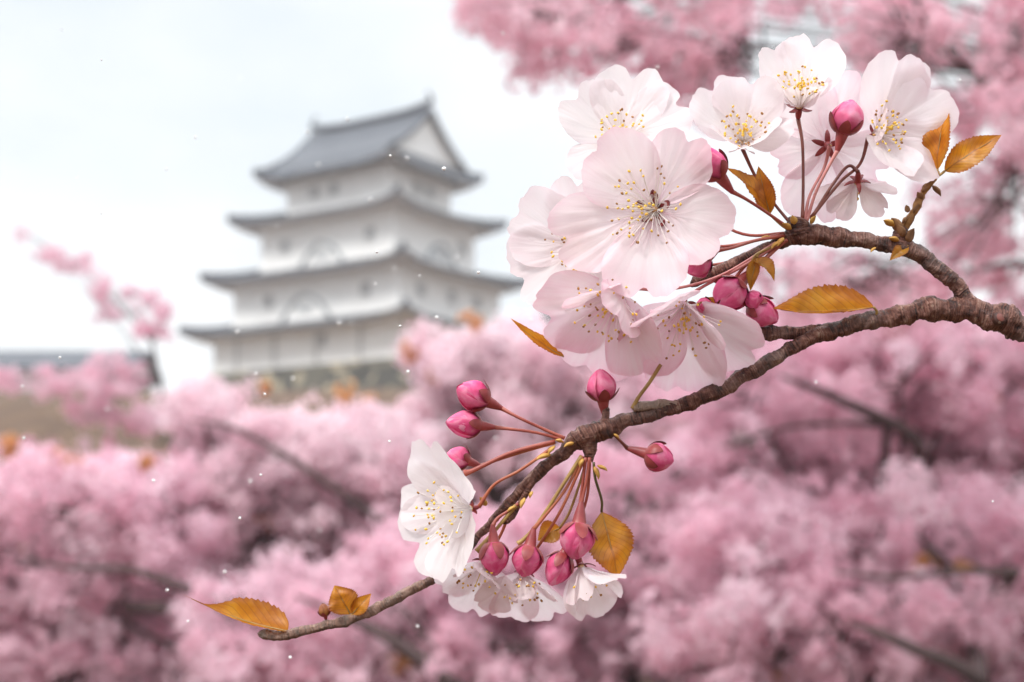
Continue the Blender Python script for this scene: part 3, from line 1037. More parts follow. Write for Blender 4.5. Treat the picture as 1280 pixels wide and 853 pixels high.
def bark_tube(name, chain, seed, sides=26, knots=(), parent=branch, pale=0.0, rough=1.0, mm='bark'):
    """chain: (u, v, w, radius) in pixels. Rings, bumps and knots are real displacement."""
    ln_ = [0.0]
    sp = spline(chain, 14)
    # resample evenly, ~1.6 px
    pts = [np.array(s_) for s_ in sp]
    out = [pts[0]]
    acc = 0
    fine = []
    for a_, b_ in zip(pts[:-1], pts[1:]):
        L_ = np.linalg.norm(b_[:3] - a_[:3])
        k = max(1, int(L_ / 1.6))
        for i in range(k):
            fine.append(a_ + (b_ - a_) * i / k)
    fine.append(pts[-1])
    mb = MB()
    wp = [FG(q[0], q[1], q[2]) for q in fine]
    n = len(wp)
    a = (wp[1] - wp[0]).normalized().orthogonal().normalized()
    rows, cols = [], []
    s_len = 0.0
    for i in range(n):
        t = (wp[min(i + 2, n - 1)] - wp[max(i - 2, 0)]).normalized()
        a = (a - t * a.dot(t)).normalized()
        b = t.cross(a)
        r0 = fine[i][3] * 0.95
        if i: s_len += (wp[i] - wp[i - 1]).length / K
        ring = 0.06 * noise.noise(Vector((s_len * 0.30, seed, 0))) + 0.2 * noise.noise(Vector((s_len * 0.075, seed + 5, 0)))
        wig = (a * noise.noise(Vector((s_len * 0.045, seed, 3))) + t.cross(a) * noise.noise(Vector((s_len * 0.045, seed, 9)))) * (0.32 * r0 * K)
        kn = sum(amp * math.exp(-((s_len - s0) / wd) ** 2) for s0, amp, wd in knots)
        taper = 1.0
        if i > n - 5: taper = math.sqrt(max(0.0, (n - 1 - i) / 4.0)) * 0.9 + 0.1
        row, cl = [], []
        for j in range(sides):
            an = 2 * math.pi * j / sides
            dirv = a * math.cos(an) + b * math.sin(an)
            q3 = Vector((math.cos(an) * 1.1, math.sin(an) * 1.1, s_len * 0.06 + seed))
            bump = 0.22 * noise.noise(q3) + 0.16 * noise.noise(q3 * 2.7) + 0.11 * noise.noise(Vector((q3.x * 3.0, q3.y * 3.0, s_len * 0.42)))
            bump += 0.35 * max(0.0, noise.noise(Vector((q3.x * 1.3, q3.y * 1.3, s_len * 0.11 + seed * 3))) - 0.28)
            rr = r0 * taper * (1 + rough * (ring + bump) + kn * (0.6 + 0.6 * noise.noise(q3 * 1.7 + Vector((9, 0, 0)))))
            row.append(wp[i] + wig + dirv * rr * K)
            cl.append((s_len * 0.1, j / sides, pale(fine[i][0]) if callable(pale) else pale, 1))
        rows.append(row); cols.append(cl)
    o = mb.grid(rows, 0, cols, True)
    mb.f.append(tuple(o + (n - 1) * sides + j for j in range(sides))); mb.m.append(0)
    mb.f.append(tuple(o + j for j in range(sides))[::-1]); mb.m.append(0)
    return mb.build(name, M[mm], parent)


bough = bark_tube('bough', [(1330, 432, 0, 17), (1290, 415, 0, 16), (1245, 397, 0, 17), (1205, 388, 0, 15), (1150, 389, 0, 14), (1090, 401, 0, 12), (1040, 413, 0, 11), (1000, 430, 0, 9), (945, 462, 0, 9), (895, 490, 0, 9.5),
    (850, 507, 0, 10), (800, 521, 0, 9.5), (762, 534, 0, 11), (730, 546, 0, 14), (703, 566, 2, 9), (665, 600, 4, 7), (635, 630, 8, 6), (600, 668, 30, 5), (558, 714, 30, 5.5), (500, 745, 10, 6.5), (445, 772, 0, 6.5), (385, 787, 0, 6), (350, 795, 0, 7), (322, 792, 0, 6)],
    1.3, knots=[(85, .18, 14), (178, .3, 9), (475, .25, 12), (560, .22, 10), (610, .2, 14), (925, .25, 7), (1010, .15, 6)], pale=lambda u: min(max((580 - u) / 60, 0), 1) * 0.5)
bark_tube('side_branch', [(1212, 390, 2, 13), (1203, 366, 2, 11), (1180, 342, 0, 10.5), (1150, 318, 0, 11), (1110, 306, 0, 10), (1060, 299, 0, 10), (1015, 293, 0, 13), (995, 295, 0, 12), (965, 308, 6, 7), (930, 324, 12, 8), (890, 342, 16, 8.5), (862, 358, 18, 7)],
    7.7, knots=[(120, .15, 8), (205, .3, 14)])
bark_tube('side_branch', [(1075, 405, 3, 9), (1040, 412, 6, 8), (1000, 416, 8, 8.5), (955, 416, 8, 8.5), (920, 408, 8, 7.5), (895, 398, 8, 6)], 3.1, knots=[(115, .2, 8)])
bark_tube('spur', [(852, 508, -4, 6), (825, 506, -5, 6.5), (800, 509, -5, 6), (790, 512, -5, 5)], 5.5, 18, pale=0.9)
bark_tube('spur', [(756, 536, -3, 7), (757, 522, -3, 5), (757, 508, -3, 4.5)], 9.5, 18)
bark_tube('spur', [(1122, 306, -2, 9), (1126, 293, -3, 9), (1129, 282, -3, 7)], 2.5, 18)
bark_tube('spur', [(734, 546, -4, 12), (737, 560, -4, 10), (737, 572, -4, 6), (736, 578, -5, 4)], 12.5, 20)
bark_tube('spur', [(1000, 292, -3, 14), (998, 280, -4, 14), (1000, 272, -4, 9)], 14.5, 22)
bark_tube('twig', [(672, 592, 0, 4.5), (655, 622, -2, 4), (640, 645, -2, 4), (628, 655, -2, 3)], 4.4, 14)
bark_tube('twig', [(1128, 290, -3, 4.5), (1140, 268, -4, 5), (1152, 245, -4, 4), (1163, 228, -4, 4), (1174, 214, -4, 2.5)], 6.4, 16, mm='twig_bark', rough=2.0)

# a cut twig stub, the dark of its open hole painted as a disc
mb = MB()
c0 = FG(1249, 398, -16)
dv = camvec(0.25, 0.35, 0.9).normalized()
mb.tube([c0 - dv * 6 * K, c0, c0 + dv * 3 * K], [9 * K, 8.5 * K, 8 * K], 16)
mb.tube([c0 + dv * 3 * K, c0 + dv * 3.4 * K], [5.5 * K, 5.0 * K], 16, 1)
mb.build('twig_stub', [M['bark'], M['stalk_dark']], branch)


def curve_tube(name, pts, radii, mtl, parent, sides=10, origin=None):
    sp = spline([(*FG(u, v, w_), r) for (u, v, w_), r in zip(pts, radii)], 8)
    mb = MB()
    mb.tube([Vector(s_[:3]) for s_ in sp], [s_[3] * K for s_ in sp], sides)
    return mb.build(name, mtl, parent, origin=origin)


def petal_mesh(mb, hub, d, gdir, n, Lp, wdeg, e0, e1, cup, tint, rs, ruff=0.05, notch=0.1, tipcurl=0.0, claw=1.3):
    """One petal as a fan from its claw, bent along its length, cupped across, ruffled and notched at the edge."""
    nr, nc = 20, 45
    e0, e1 = R(e0), R(e1)
    steps = 40
    prof = [(0.0, 0.0)]
    for i in range(steps):
        t = (i + .5) / steps
        e = e0 + (e1 - e0) * (t ** 0.8) + tipcurl * max(0, t - 0.7) * 3
        prof.append((prof[-1][0] + math.cos(e) / steps, prof[-1][1] + math.sin(e) / steps))
    rows, cols = [], []
    ph = rs.uniform(0, 6.28); ph2 = rs.uniform(0, 6.28); skew = rs.uniform(-.12, .12)
    sd_ = rs.uniform(0, 100)
    for i in range(nr):
        t = 0.02 + 0.98 * (i / (nr - 1)) ** 0.85
        row, cl = [], []
        for j in range(nc):
            s = -1 + 2 * j / (nc - 1)
            phi = s * R(wdeg)
            Rr = max(0.05, math.cos(math.pi / 2 * min(abs(s), 0.995) ** 1.25)) ** 0.42
            Rr *= 1 - notch * math.exp(-((s - skew) / 0.10) ** 2)
            Rr *= 1 + 0.07 * noise.noise(Vector((s * 3.0, sd_, 0))) + 0.022 * noise.noise(Vector((s * 11, sd_, 3))) + 0.03 * (1 - abs(s)) * noise.noise(Vector((s * 24, sd_, 5)))
            r = t * Rr
            x, y = r * math.sin(phi), r * math.cos(phi)
            x *= 0.12 + 0.88 * min(1.0, t * 1.9) ** claw              # narrow claw
            k = min(max(y, 0), 0.999) * steps
            i0 = int(k); fr = k - i0
            rho = prof[i0][0] * (1 - fr) + prof[i0 + 1][0] * fr
            zet = prof[i0][1] * (1 - fr) + prof[i0 + 1][1] * fr
            e = e0 + (e1 - e0) * (max(y, 0) ** 0.8)
            h = cup * x * x + ruff * t * t * (math.sin(s * 4.2 + ph) * 0.55 + math.sin(s * 8.5 + ph2) * 0.22) * abs(s) ** 0.5
            h += 0.014 * t * (1 - 0.4 * t) * noise.noise(Vector((s * 9, sd_, t * 1.5))) * 2 - 0.05 * t * (1 - t) * math.exp(-(s / 0.07) ** 2) + 0.03 * noise.noise(Vector((x * 4, y * 4, sd_))) * t
            Nn = d * (-math.sin(e)) + n * math.cos(e)
            row.append(hub + (d * rho + n * zet + gdir * x + Nn * h) * (Lp * K))
            cl.append((t, j / (nc - 1), tint, 1))
        rows.append(row); cols.append(cl)
    mb.grid(rows, 0, cols)


def calyx_mesh(mb, hub, n, size, rs, open_deg=100, tube_len=0.9, frame=None, angs=None):
    """Funnel-shaped cup behind the blossom and five pointed sepals."""
    q = Matrix((frame[0], frame[1], n)).transposed() if frame else n.to_track_quat('Z', 'Y')
    prof = [(-tube_len * 1.6, 0.16), (-tube_len * 1.2, 0.3), (-tube_len * .7, 0.36), (-tube_len * .3, 0.34), (0.02, 0.44)]
    rows = [[hub + q @ Vector((r * math.cos(2 * math.pi * j / 12), r * math.sin(2 * math.pi * j / 12), z)) * (size * K) for j in range(12)] for z, r in prof]
    mb.grid(rows, 0, None, True)
    for k in range(5):
        a0 = (angs[k] if angs else 2 * math.pi * (k + .5) / 5) + rs.uniform(-.1, .1)
        e = R(open_deg + rs.uniform(-12, 12))
        d = Vector((math.cos(a0), math.sin(a0), 0)); g_ = Vector((-math.sin(a0), math.cos(a0), 0))
        top, bot = [], []
        for i in range(7):
            t = i / 6
            wdt = 0.34 * (1 - t) ** 0.75 * (0.75 + 0.9 * t) + 0.006
            ee = e - 0.5 * t
            c = d * (0.4 + 1.25 * t * math.sin(ee)) + Vector((0, 0, 1)) * (1.25 * t * math.cos(ee))
            nn = -d * math.cos(ee) + Vector((0, 0, 1)) * math.sin(ee)
            top.append([hub + q @ (c + g_ * wdt * s + nn * (0.05 * s * s + 0.03)) * (size * K) for s in (-1, -.5, 0, .5, 1)])
            bot.append([hub + q @ (c + g_ * wdt * s + nn * (0.05 * s * s - 0.03)) * (size * K) for s in (1, .5, 0, -.5, -1)])
        mb.grid(top); mb.grid(bot)


STALK = {'r': 'stalk_red', 'o': 'stalk_orange', 'v': 'stalk_olive', 'g': 'stalk_green', 'p': 'stalk_pink', 'd': 'stalk_dark'}


def blossom(u, v, wd, rad, n, petals, tint, seed, stalk=None, stalk_mat='r', stamen=0.5, n_st=30, cone=(8, 38), st_tilt=(0, 0), cup=0.35, wdeg=50, brown=0.55, csize=9.0, label=None, gold_c=True, sep=100, claw=1.3):
    """A five-petalled blossom. petals: (angle, length, e0, e1[, wdeg, tipcurl, cup])."""
    rs = random.Random(seed)
    hub = FG(u, v, wd)
    bl = empty('blossom', hub, branch)
    if label: bl['label'] = label
    n = camvec(*n).normalized()
    ex = (RIGHT - n * RIGHT.dot(n)).normalized()
    ey = n.cross(ex)
    for pi_, pt in enumerate(petals):
        an, ls, e0, e1 = pt[:4]
        wg = pt[4] if len(pt) > 4 and pt[4] else wdeg
        tc_ = pt[5] if len(pt) > 5 else 0.0
        cp = pt[6] if len(pt) > 6 else cup
        a0 = R(an + rs.uniform(-3, 3))
        d = ex * math.cos(a0) + ey * math.sin(a0)
        gd = -ex * math.sin(a0) + ey * math.cos(a0)
        mb = MB()
        petal_mesh(mb, hub + n * ((pi_ % 2) * 1.6 * K) + d * (2.5 + 2 * (claw > 2)) * K, d, gd, n, rad * ls * rs.uniform(.97, 1.03), wg + rs.uniform(-3, 3), e0 + rs.uniform(-4, 4), e1 + rs.uniform(-5, 5), cp + rs.uniform(-.1, .1), tint, rs,
                   rs.uniform(.07, .13), rs.uniform(.08, .2), tc_, claw)
        mb.build('petal', M['petal'], bl)
    # stamens: one mesh of filaments tipped with anthers
    mb = MB()
    ax = (n + ex * st_tilt[0] + ey * st_tilt[1]).normalized()
    n_st = int(n_st * 1.45)
    mb.ball(hub + n * 0.5 * K, 4.6 * K, n, 0.6, 10, 6, 3)
    for k in range(n_st):
        th = R(cone[0] + (cone[1] - cone[0]) * math.sqrt((k + .5) / n_st) + rs.uniform(-5, 5))
        ph = k * 2.39996 + rs.uniform(-.3, .3)
        side = ex * math.cos(ph) + ey * math.sin(ph)
        Ls = rad * stamen * rs.uniform(.72, 1.12) * K
        dirv = (ax * math.cos(th) + side * math.sin(th)).normalized()
        p0 = hub + side * 3.2 * K - n * 1.0 * K
        p2 = p0 + dirv * Ls
        p1 = p0.lerp(p2, .5) + (n - dirv) * Ls * .12
        sp = [Vector(q_) for q_ in spline([tuple(p0), tuple(p1), tuple(p2)], 3)]
        mb.tube(sp, 0.38 * K, 5, 0, cap=False)
        mb.ball(p2, rs.uniform(1.15, 1.7) * K, Vector((rs.uniform(-1, 1), rs.uniform(-1, 1), rs.uniform(-1, 1))), 1.4, 7, 5, 2 if rs.random() < brown else 1)
    if gold_c:
        for k in range(16):
            th = R(rs.uniform(0, 26)); ph = rs.uniform(0, 6.28)
            side = ex * math.cos(ph) + ey * math.sin(ph)
            p2 = hub + (ax * math.cos(th) + side * math.sin(th)) * rad * stamen * rs.uniform(.5, .8) * K
            mb.tube([hub, p2], 0.4 * K, 5, 0, cap=False)
            mb.ball(p2, rs.uniform(1.4, 2.1) * K, ax, 1.3, 7, 5, 1)
    mb.build('stamens', [M['filament'], M['gold'], M['brown'], M['receptacle']], bl)
    mb = MB()
    tip = hub + ax * rad * stamen * .95 * K
    mb.tube([hub, hub.lerp(tip, .5) + ex * 1.0 * K, tip], [.8 * K, .6 * K, .6 * K], 6)
    mb.ball(tip, 1.7 * K, ax, .7, 8, 6)
    mb.build('pistil', M['pistil'], bl)
    mb = MB()
    pa = sorted(p_[0] % 360 for p_ in petals)
    gaps = [R((a_ + b_) / 2) for a_, b_ in zip(pa, pa[1:] + [pa[0] + 360])]
    calyx_mesh(mb, hub - n * 1.5 * K, n, csize, rs, sep, frame=(ex, ey), angs=gaps)
    mb.build('calyx', M['calyx'], bl)
    if stalk:
        cb = hub - n * (csize * 1.5 * K)
        sp = spline([tuple(cb)] + [tuple(FG(*q_)) for q_ in stalk], 8)
        mb = MB()
        nn = len(sp)
        mb.tube([Vector(q_) for q_ in sp], [(1.9 + 1.0 * (1 - i / nn) ** 6 + 0.9 * (i / nn) ** 8) * K for i in range(nn)], 10)
        mb.build('stalk', M[STALK[stalk_mat]], bl)
    return bl


def bud(u, v, wd, ln_, wid, d, seed, stalk=None, stalk_mat='r', opening=0.0, calyx=1.0, label=None, pm='bud'):
    """Closed bud: overlapping petals wrapped round each other, held in a cup with sepals; d points to the tip."""
    rs = random.Random(seed)
    d = camvec(*d).normalized()
    c = FG(u, v, wd)
    base = c - d * ln_ * .5 * K
    bd = empty('bud', base, branch)
    if label: bd['label'] = label
    wid *= 0.95
    q = d.to_track_quat('Z', 'Y')
    mb = MB()
    tw = rs.uniform(-1, 1)

    def prof(t):
        return wid / 2 * (math.sin(math.pi * min(1, t * 0.95 + 0.05) ** 0.82) ** 0.62)
    # inner core, then six shells, each lapping over the last
    for k in range(-1, 5):
        a0 = k * 2.4 + rs.uniform(-.2, .2)
        half = math.pi if k < 0 else R(rs.uniform(70, 98))
        sc = 0.9 if k < 0 else 0.86 + 0.045 * k
        tl = 0.98 if k < 0 else rs.uniform(.9, 1.03)
        rows, cols = [], []
        for i in range(17):
            t = i / 16
            row, cl = [], []
            for j in range(21):
                s = -1 + 2 * j / 20
                te = t * tl * (1 - (0.20 * abs(s) ** 2.2 if k >= 0 else 0))
                an = a0 + half * s * (1 - 0.2 * t) + (0.5 + tw * 0.4) * te
                lift = (0.10 * max(0, s) ** 3 - 0.05 * max(0, -s) ** 2) if k >= 0 else 0
                r = prof(te) * (sc + lift + 0.09 * noise.noise(Vector((s * 2.2, t * 2.5, seed + k * 7))) + 0.04 * noise.noise(Vector((s * 6, t * 3, seed + k * 7))) + opening * .3 * t * (k >= 0))
                row.append(base + q @ Vector((math.cos(an) * r, math.sin(an) * r, te * ln_)) * K)
                cl.append((t, (j / 20), (seed * .37 + k * .21) % 1, 1))
            rows.append(row); cols.append(cl)
        mb.grid(rows, 0, cols)
    mb.build('bud_petals', M[pm], bd)
    mb = MB()
    cup_ = [(-0.62, .075), (-0.45, .12), (-0.25, .17), (-0.08, .2), (0.0, .225), (0.05, .26)]
    mb.grid([[base + q @ Vector((r * wid * math.cos(2 * math.pi * j / 14), r * wid * math.sin(2 * math.pi * j / 14), z * wid * calyx)) * K for j in range(14)] for z, r in cup_], 0, None, True)
    for k in range(5):
        a0 = 2 * math.pi * k / 5 + rs.uniform(-.2, .2)
        tm, fl = rs.uniform(.34, .5) * calyx, rs.uniform(0, .22)
        top, bot = [], []
        for i in range(9):
            x = i / 8
            t = 0.01 + tm * x
            half = R(33) * (1 - x) ** 0.7 + 0.01
            r = prof(t) * (1.07 + fl * x ** 3) + 1.2
            top.append([base + q @ Vector((math.cos(a0 + half * e) * r, math.sin(a0 + half * e) * r, t * ln_)) * K for e in (-1, -.5, 0, .5, 1)])
            bot.append([base + q @ Vector((math.cos(a0 + half * e) * (r - 1.0), math.sin(a0 + half * e) * (r - 1.0), t * ln_)) * K for e in (1, .5, 0, -.5, -1)])
        mb.grid(top); mb.grid(bot)
    mb.build('calyx', M['calyx'], bd)
    if stalk:
        cb = base - d * wid * .58 * calyx * K
        sp = spline([tuple(cb)] + [tuple(FG(*q_)) for q_ in stalk], 8)
        nn = len(sp)
        mb = MB()
        mb.tube([Vector(q_) for q_ in sp], [(1.9 + 1.2 * (1 - i / nn) ** 6 + 0.9 * (i / nn) ** 8) * K for i in range(nn)], 10)
        mb.build('stalk', M[STALK[stalk_mat]], bd)
    return bd


def leaf(bu, bv, bw, tu, tv, tw, wid, face, seed, fold=0.35, bend=0.1, petiole=None, pm='stalk_olive', asym=(1, 1), widest=0.42, label=None, curl=0.0, tail=0.0):
    rs = random.Random(seed)
    b, t_ = FG(bu, bv, bw), FG(tu, tv, tw)
    ax = (t_ - b)
    ln_ = ax.length
    ax.normalize()
    nf = camvec(*face).normalized()
    nf = (nf - ax * nf.dot(ax)).normalized()
    sd_ = ax.cross(nf)
    lf = empty('leaf', b, branch)
    if label: lf['label'] = label
    mb = MB()
    rows, cols = [], []
    nl, nw = 85, 17
    rnd = rs.random()
    for i in range(nl):
        t = i / (nl - 1)
        pw = math.log(0.5) / math.log(widest)
        W = (math.sin(math.pi * t ** pw) ** 0.85) * (1 - 0.35 * t ** 3) * wid / 2 * K
        if tail and t > .55: W *= max(.1, 1 - (t - .55) / (1 - tail))
        tooth = 1 + 0.13 * ((t * 19) % 1.0) * (1 if 0.06 < t < 0.97 else 0)
        c = b + ax * ln_ * t + nf * ln_ * bend * math.sin(math.pi * t) + nf * ln_ * curl * t * t
        row, cl = [], []
        for j in range(nw):
            s = -1 + 2 * j / (nw - 1)
            ww = W * (tooth if abs(s) > .9 else 1) * (asym[0] if s < 0 else asym[1])
            ph = t * 11 - abs(s) * 3.0
            h = fold * abs(s) * W + 0.045 * W * math.cos(2 * math.pi * ph) * abs(s) + 0.34 * W * noise.noise(Vector((s * 1.2, t * 3.5, seed)))
            row.append(c + sd_ * s * ww + nf * h)
            cl.append((t, j / (nw - 1), rnd, 1))
        rows.append(row); cols.append(cl)
    mb.grid(rows, 0, cols)
    mb.build('blade', M['leaf'], lf)
    mb = MB()
    mid = [b + ax * ln_ * t + nf * ln_ * (bend * math.sin(math.pi * t) + curl * t * t) - nf * 0.5 * K for t in [i / 12 for i in range(12)]]
    mb.tube(mid, [(1.0 - .06 * i) * K for i in range(12)], 6)
    mb.build('midrib', M['stalk_olive'], lf)
    if petiole:
        sp = spline([tuple(b)] + [tuple(FG(*q_)) for q_ in petiole], 6)
        mb = MB()
        mb.tube([Vector(q_) for q_ in sp], 1.7 * K, 8)
        mb.build('petiole', M[pm], lf)
    return lf


def P5(start, ls=(1, 1, 1, 1, 1), e0=35, e1=8, **kw):
    return [(start + 72 * i, ls[i], e0, e1) for i in range(5)]


# --- upper cluster of blossoms
blossom(818, 262, -42, 112, (-0.28, 0.0, 0.95), [(-20, 0.92, 26, 4, 52), (-92, 1.0, 30, 6, 52), (-158, 1.16, 22, 10, 47), (125, .92, 28, 10, 54), (54, .9, 30, 4, 48)], 0.52, 11,
        [(868, 300, 20), (905, 308, 14), (975, 294, -4)], stamen=.47, n_st=34, cone=(10, 60), st_tilt=(-.35, 0), csize=20, sep=66, claw=2.3, label='largest blossom, wide open and facing the viewer, with a red star at its heart')
blossom(776, 178, 24, 97, (-0.1, 0.35, 0.93), [(75, 0.98, 38, 18, 60), (20, 1.0, 35, 10, 58), (140, 0.9, 35, 12, 60), (-55, 0.9, 30, 5), (-130, 0.9, 30, 5)], 0.12, 12, [(840, 235, 44), (920, 290, 20), (985, 292, 0)], stamen=.42, n_st=30, cone=(8, 48), brown=0.30)
blossom(732, 312, 14, 98, (-0.5, 0.02, 0.86), [(150, 1.05, 38, 20, 56), (205, 1.05, 38, 15, 58), (85, 0.95, 35, 12), (-80, 0.85, 35, 10), (-5, .8, 35, 10)], 0.2, 13, [(800, 330, 44), (900, 330, 24), (972, 300, 4)], stamen=.5, n_st=26, cone=(6, 38), brown=0.38)
blossom(776, 366, -12, 108, (-0.42, -0.52, 0.74), [(205, 1.0, 46, 16, 60), (262, 1.05, 42, 10, 56), (318, 0.98, 50, 24, 52), (38, 0.9, 62, 72, 48), (130, 0.85, 64, 60, 50)], 0.85, 14, [(835, 362, 12), (900, 345, 0), (970, 304, -8)], 'p', stamen=.58, n_st=32, cone=(6, 42), brown=0.49)
blossom(856, 380, -4, 110, (-0.12, -0.60, 0.78), [(215, .95, 50, 22, 54), (272, 1.04, 46, 10, 56), (338, 1.04, 38, 8, 50), (40, .9, 62, 58, 48), (132, .98, 60, 50, 52)], 0.85, 15, [(885, 355, 6), (925, 335, -4), (972, 306, -10)], 'p', stamen=.58, n_st=30, cone=(6, 40), brown=0.49)
blossom(928, 178, -2, 92, (-0.12, 0.42, 0.90), [(128, .95, 45, 28, 58), (72, .92, 50, 34, 60), (10, .78, 42, 20, 58), (-55, .82, 52, 66, 60), (-135, .7, 50, 60, 60)], 0.16, 16, [(945, 222, 14), (968, 255, 4), (992, 284, -6)], 'd', stamen=.46, n_st=30, cone=(6, 40), brown=0.38)
blossom(999, 134, 8, 90, (-0.06, 0.72, 0.66), [(118, .92, 52, 42, 58), (62, 1.0, 52, 40, 58), (0, .62, 52, 52, 56), (180, .62, 52, 52, 56), (-90, .5, 62, 78, 60)], 0.14, 17, [(1003, 180, 8), (1004, 230, 2), (1003, 274, -6)], 'd', stamen=.5, n_st=28, cone=(6, 36), brown=0.30, csize=12,
        label='topmost blossom, held upright on a dark red stalk')
blossom(1094, 168, 0, 100, (0.42, 0.16, 0.88), [(88, 1.05, 40, 24, 58), (38, 1.05, 40, 12, 58), (-28, .95, 36, 6, 58), (-92, .78, 45, 30, 60), (165, .45, 60, 80, 56)], 0.26, 18, [(1075, 205, 12), (1050, 228, 4), (1014, 272, -6)], 'd', stamen=.42, n_st=30, cone=(6, 42), brown=0.45,
        label='rightmost blossom, cupped and turned to the right')
blossom(1034, 182, 34, 104, (0.05, 0.15, -0.97), [(95, 1.0, 30, 10), (25, .9, 30, 10), (-50, 1.0, 30, 10), (-120, 1.0, 30, 12), (165, .7, 30, 10)], 0.55, 19, [(1030, 210, 20), (1012, 245, 2), (1006, 276, -6)], 'p', n_st=10, csize=13, label='pink-backed blossom turned away, behind the long stalks')
blossom(1072, 228, 16, 74, (0.1, -0.62, -0.62), [(-90, 1.0, 40, 30, 50), (-35, .9, 40, 25, 50), (-145, .9, 40, 25, 52), (35, .7, 45, 35), (145, .7, 45, 35)], 0.4, 20, [(1060, 208, 10), (1040, 232, 2), (1014, 274, -6)], 'd', n_st=8, csize=11, label='half-hidden blossom hanging face down behind the rightmost one')

# --- lower cluster
blossom(588, 636, -14, 100, (-0.74, -0.06, 0.66), [(108, 1.06, 42, 24, 54), (165, 1.0, 40, 14, 58), (222, 1.05, 40, 12, 58), (288, .98, 44, 24, 54), (30, .66, 66, 92, 58)], 0.06, 21, [(618, 606, -6), (650, 588, -8), (690, 560, -8)], 'o', stamen=.64, n_st=36, cone=(5, 34), brown=0.26, label='white blossom facing left below the two upper buds')
blossom(604, 702, 6, 70, (-0.25, -0.72, 0.62), [(200, .95, 45, 25, 52), (262, 1.05, 45, 20, 48), (325, .95, 45, 25, 52), (50, .7, 55, 55), (130, .7, 55, 55)], 0.36, 22, [(618, 682, 2), (628, 664, 0), (634, 648, -2)], 'o', stamen=.55, n_st=18, cone=(8, 42), gold_c=False)
blossom(655, 716, 4, 72, (-0.05, -0.76, 0.6), [(195, .95, 45, 25, 52), (255, 1.0, 45, 18, 50), (310, 1.0, 45, 18, 50), (20, .8, 48, 40), (110, .62, 68, 100)], 0.4, 23, [(668, 690, 2), (700, 640, -6), (730, 574, -8)], 'o', stamen=.5, n_st=20, cone=(8, 42), gold_c=False)
blossom(726, 708, 0, 68, (0.28, -0.86, 0.3), [(190, .9, 60, 75, 54), (262, .95, 68, 78, 60, 0, .9), (335, .95, 55, 55, 54), (45, .9, 40, 20), (130, .8, 55, 65)], 0.3, 24, [(722, 660, 2), (734, 620, -4), (737, 576, -8)], 'r', stamen=.62, n_st=16, cone=(8, 34), gold_c=False, csize=12)

# --- buds
bud(590, 493, -10, 44, 38, (-0.85, 0.42, 0.3), 1, [(648, 522, -8), (676, 535, -8), (706, 548, -8)], 'r')
bud(579, 530, -8, 44, 34, (-0.97, 0.12, 0.2), 2, [(642, 537, -7), (670, 541, -7), (702, 549, -8)], 'r')
bud(752, 481, -4, 40, 38, (-0.1, 0.98, 0.1), 3, [(757, 528, -4)], 'd', calyx=.9)
bud(825, 572, -6, 36, 36, (0.92, -0.25, 0.25), 4, [(775, 551, -6), (764, 540, -6)], 'd', calyx=1.25)
bud(618, 699, -16, 42, 36, (0.05, -0.96, 0.08), 5, [(622, 648, -10), (634, 640, -6), (648, 630, -4)], 'r')
bud(658, 702, -16, 40, 38, (-0.22, -0.95, 0.12), 6, [(682, 644, -12), (708, 610, -8), (728, 570, -8)], 'o')
bud(697, 712, -12, 44, 34, (-0.4, -0.88, 0.1), 7, [(721, 650, -10), (727, 615, -8), (732, 572, -8)], 'r')
bud(721, 677, -22, 46, 44, (-0.12, -0.97, 0.15), 8, [(732, 606, -12), (737, 572, -8)], 'r')
bud(886, 203, -66, 46, 40, (-0.62, 0.68, 0.35), 9, [(934, 250, -40), (960, 267, -22), (990, 288, -8)], 'r', calyx=1.15)
bud(1059, 146, -14, 44, 39, (0.25, 0.93, 0.1), 10, [(1036, 208, -10), (1020, 240, -8), (1008, 278, -8)], 'p', opening=.25)
bud(871, 331, -72, 34, 33, (-0.75, -0.5, 0.4), 11, [(915, 310, -52), (945, 301, -28), (980, 295, -6)], 'r')
bud(911, 369, -14, 44, 44, (-0.6, -0.6, 0.35), 12, [(953, 328, -10), (970, 312, -10), (984, 300, -10)], 'r')
bud(955, 391, -4, 42, 36, (0.75, -0.55, 0.3), 13, [(917, 352, 0), (940, 325, -4), (978, 302, -8)], 'r')
bud(944, 374, -14, 24, 24, (0.4, 0.3, 0.85), 14, None, calyx=.5)
bud(879, 382, -12, 22, 20, (-0.7, 0.1, 0.7), 15, [(912, 370, -6), (940, 340, -6), (976, 303, -8)], 'r', calyx=.8)
bud(405, 762, 2, 17, 14, (-0.15, 0.9, 0.2), 16, [(409, 785, 0)], 'o', calyx=1.0, pm='leaf_bud')
bud(572, 572, 18, 30, 30, (-0.8, 0.3, 0.1), 17, [(616, 577, 4), (650, 566, -4), (694, 553, -8)], 'o')

# bare stalks
curve_tube('bare_stalk', [(727, 570, -8), (700, 612, -10), (672, 655, -10), (655, 674, -10), (647, 680, -10)], [2.6, 2.3, 2.4, 2.6, 3.4], M['stalk_olive'], branch)
curve_tube('bare_stalk', [(826, 456, -6), (812, 478, -8), (798, 497, -8), (791, 511, -6)], [2.4, 2.4, 2.4, 3.4], M['stalk_olive'], branch)
curve_tube('bare_stalk', [(580, 592, -10), (592, 588, -10), (640, 566, -8), (694, 552, -8)], [4.8, 3.0, 2.8, 3.0], M['stalk_red'], branch)
curve_tube('bare_stalk', [(596, 690, -12), (615, 668, -8), (630, 650, -6), (645, 632, -4)], [4.0, 2.4, 2.4, 3.0], M['stalk_olive'], branch)

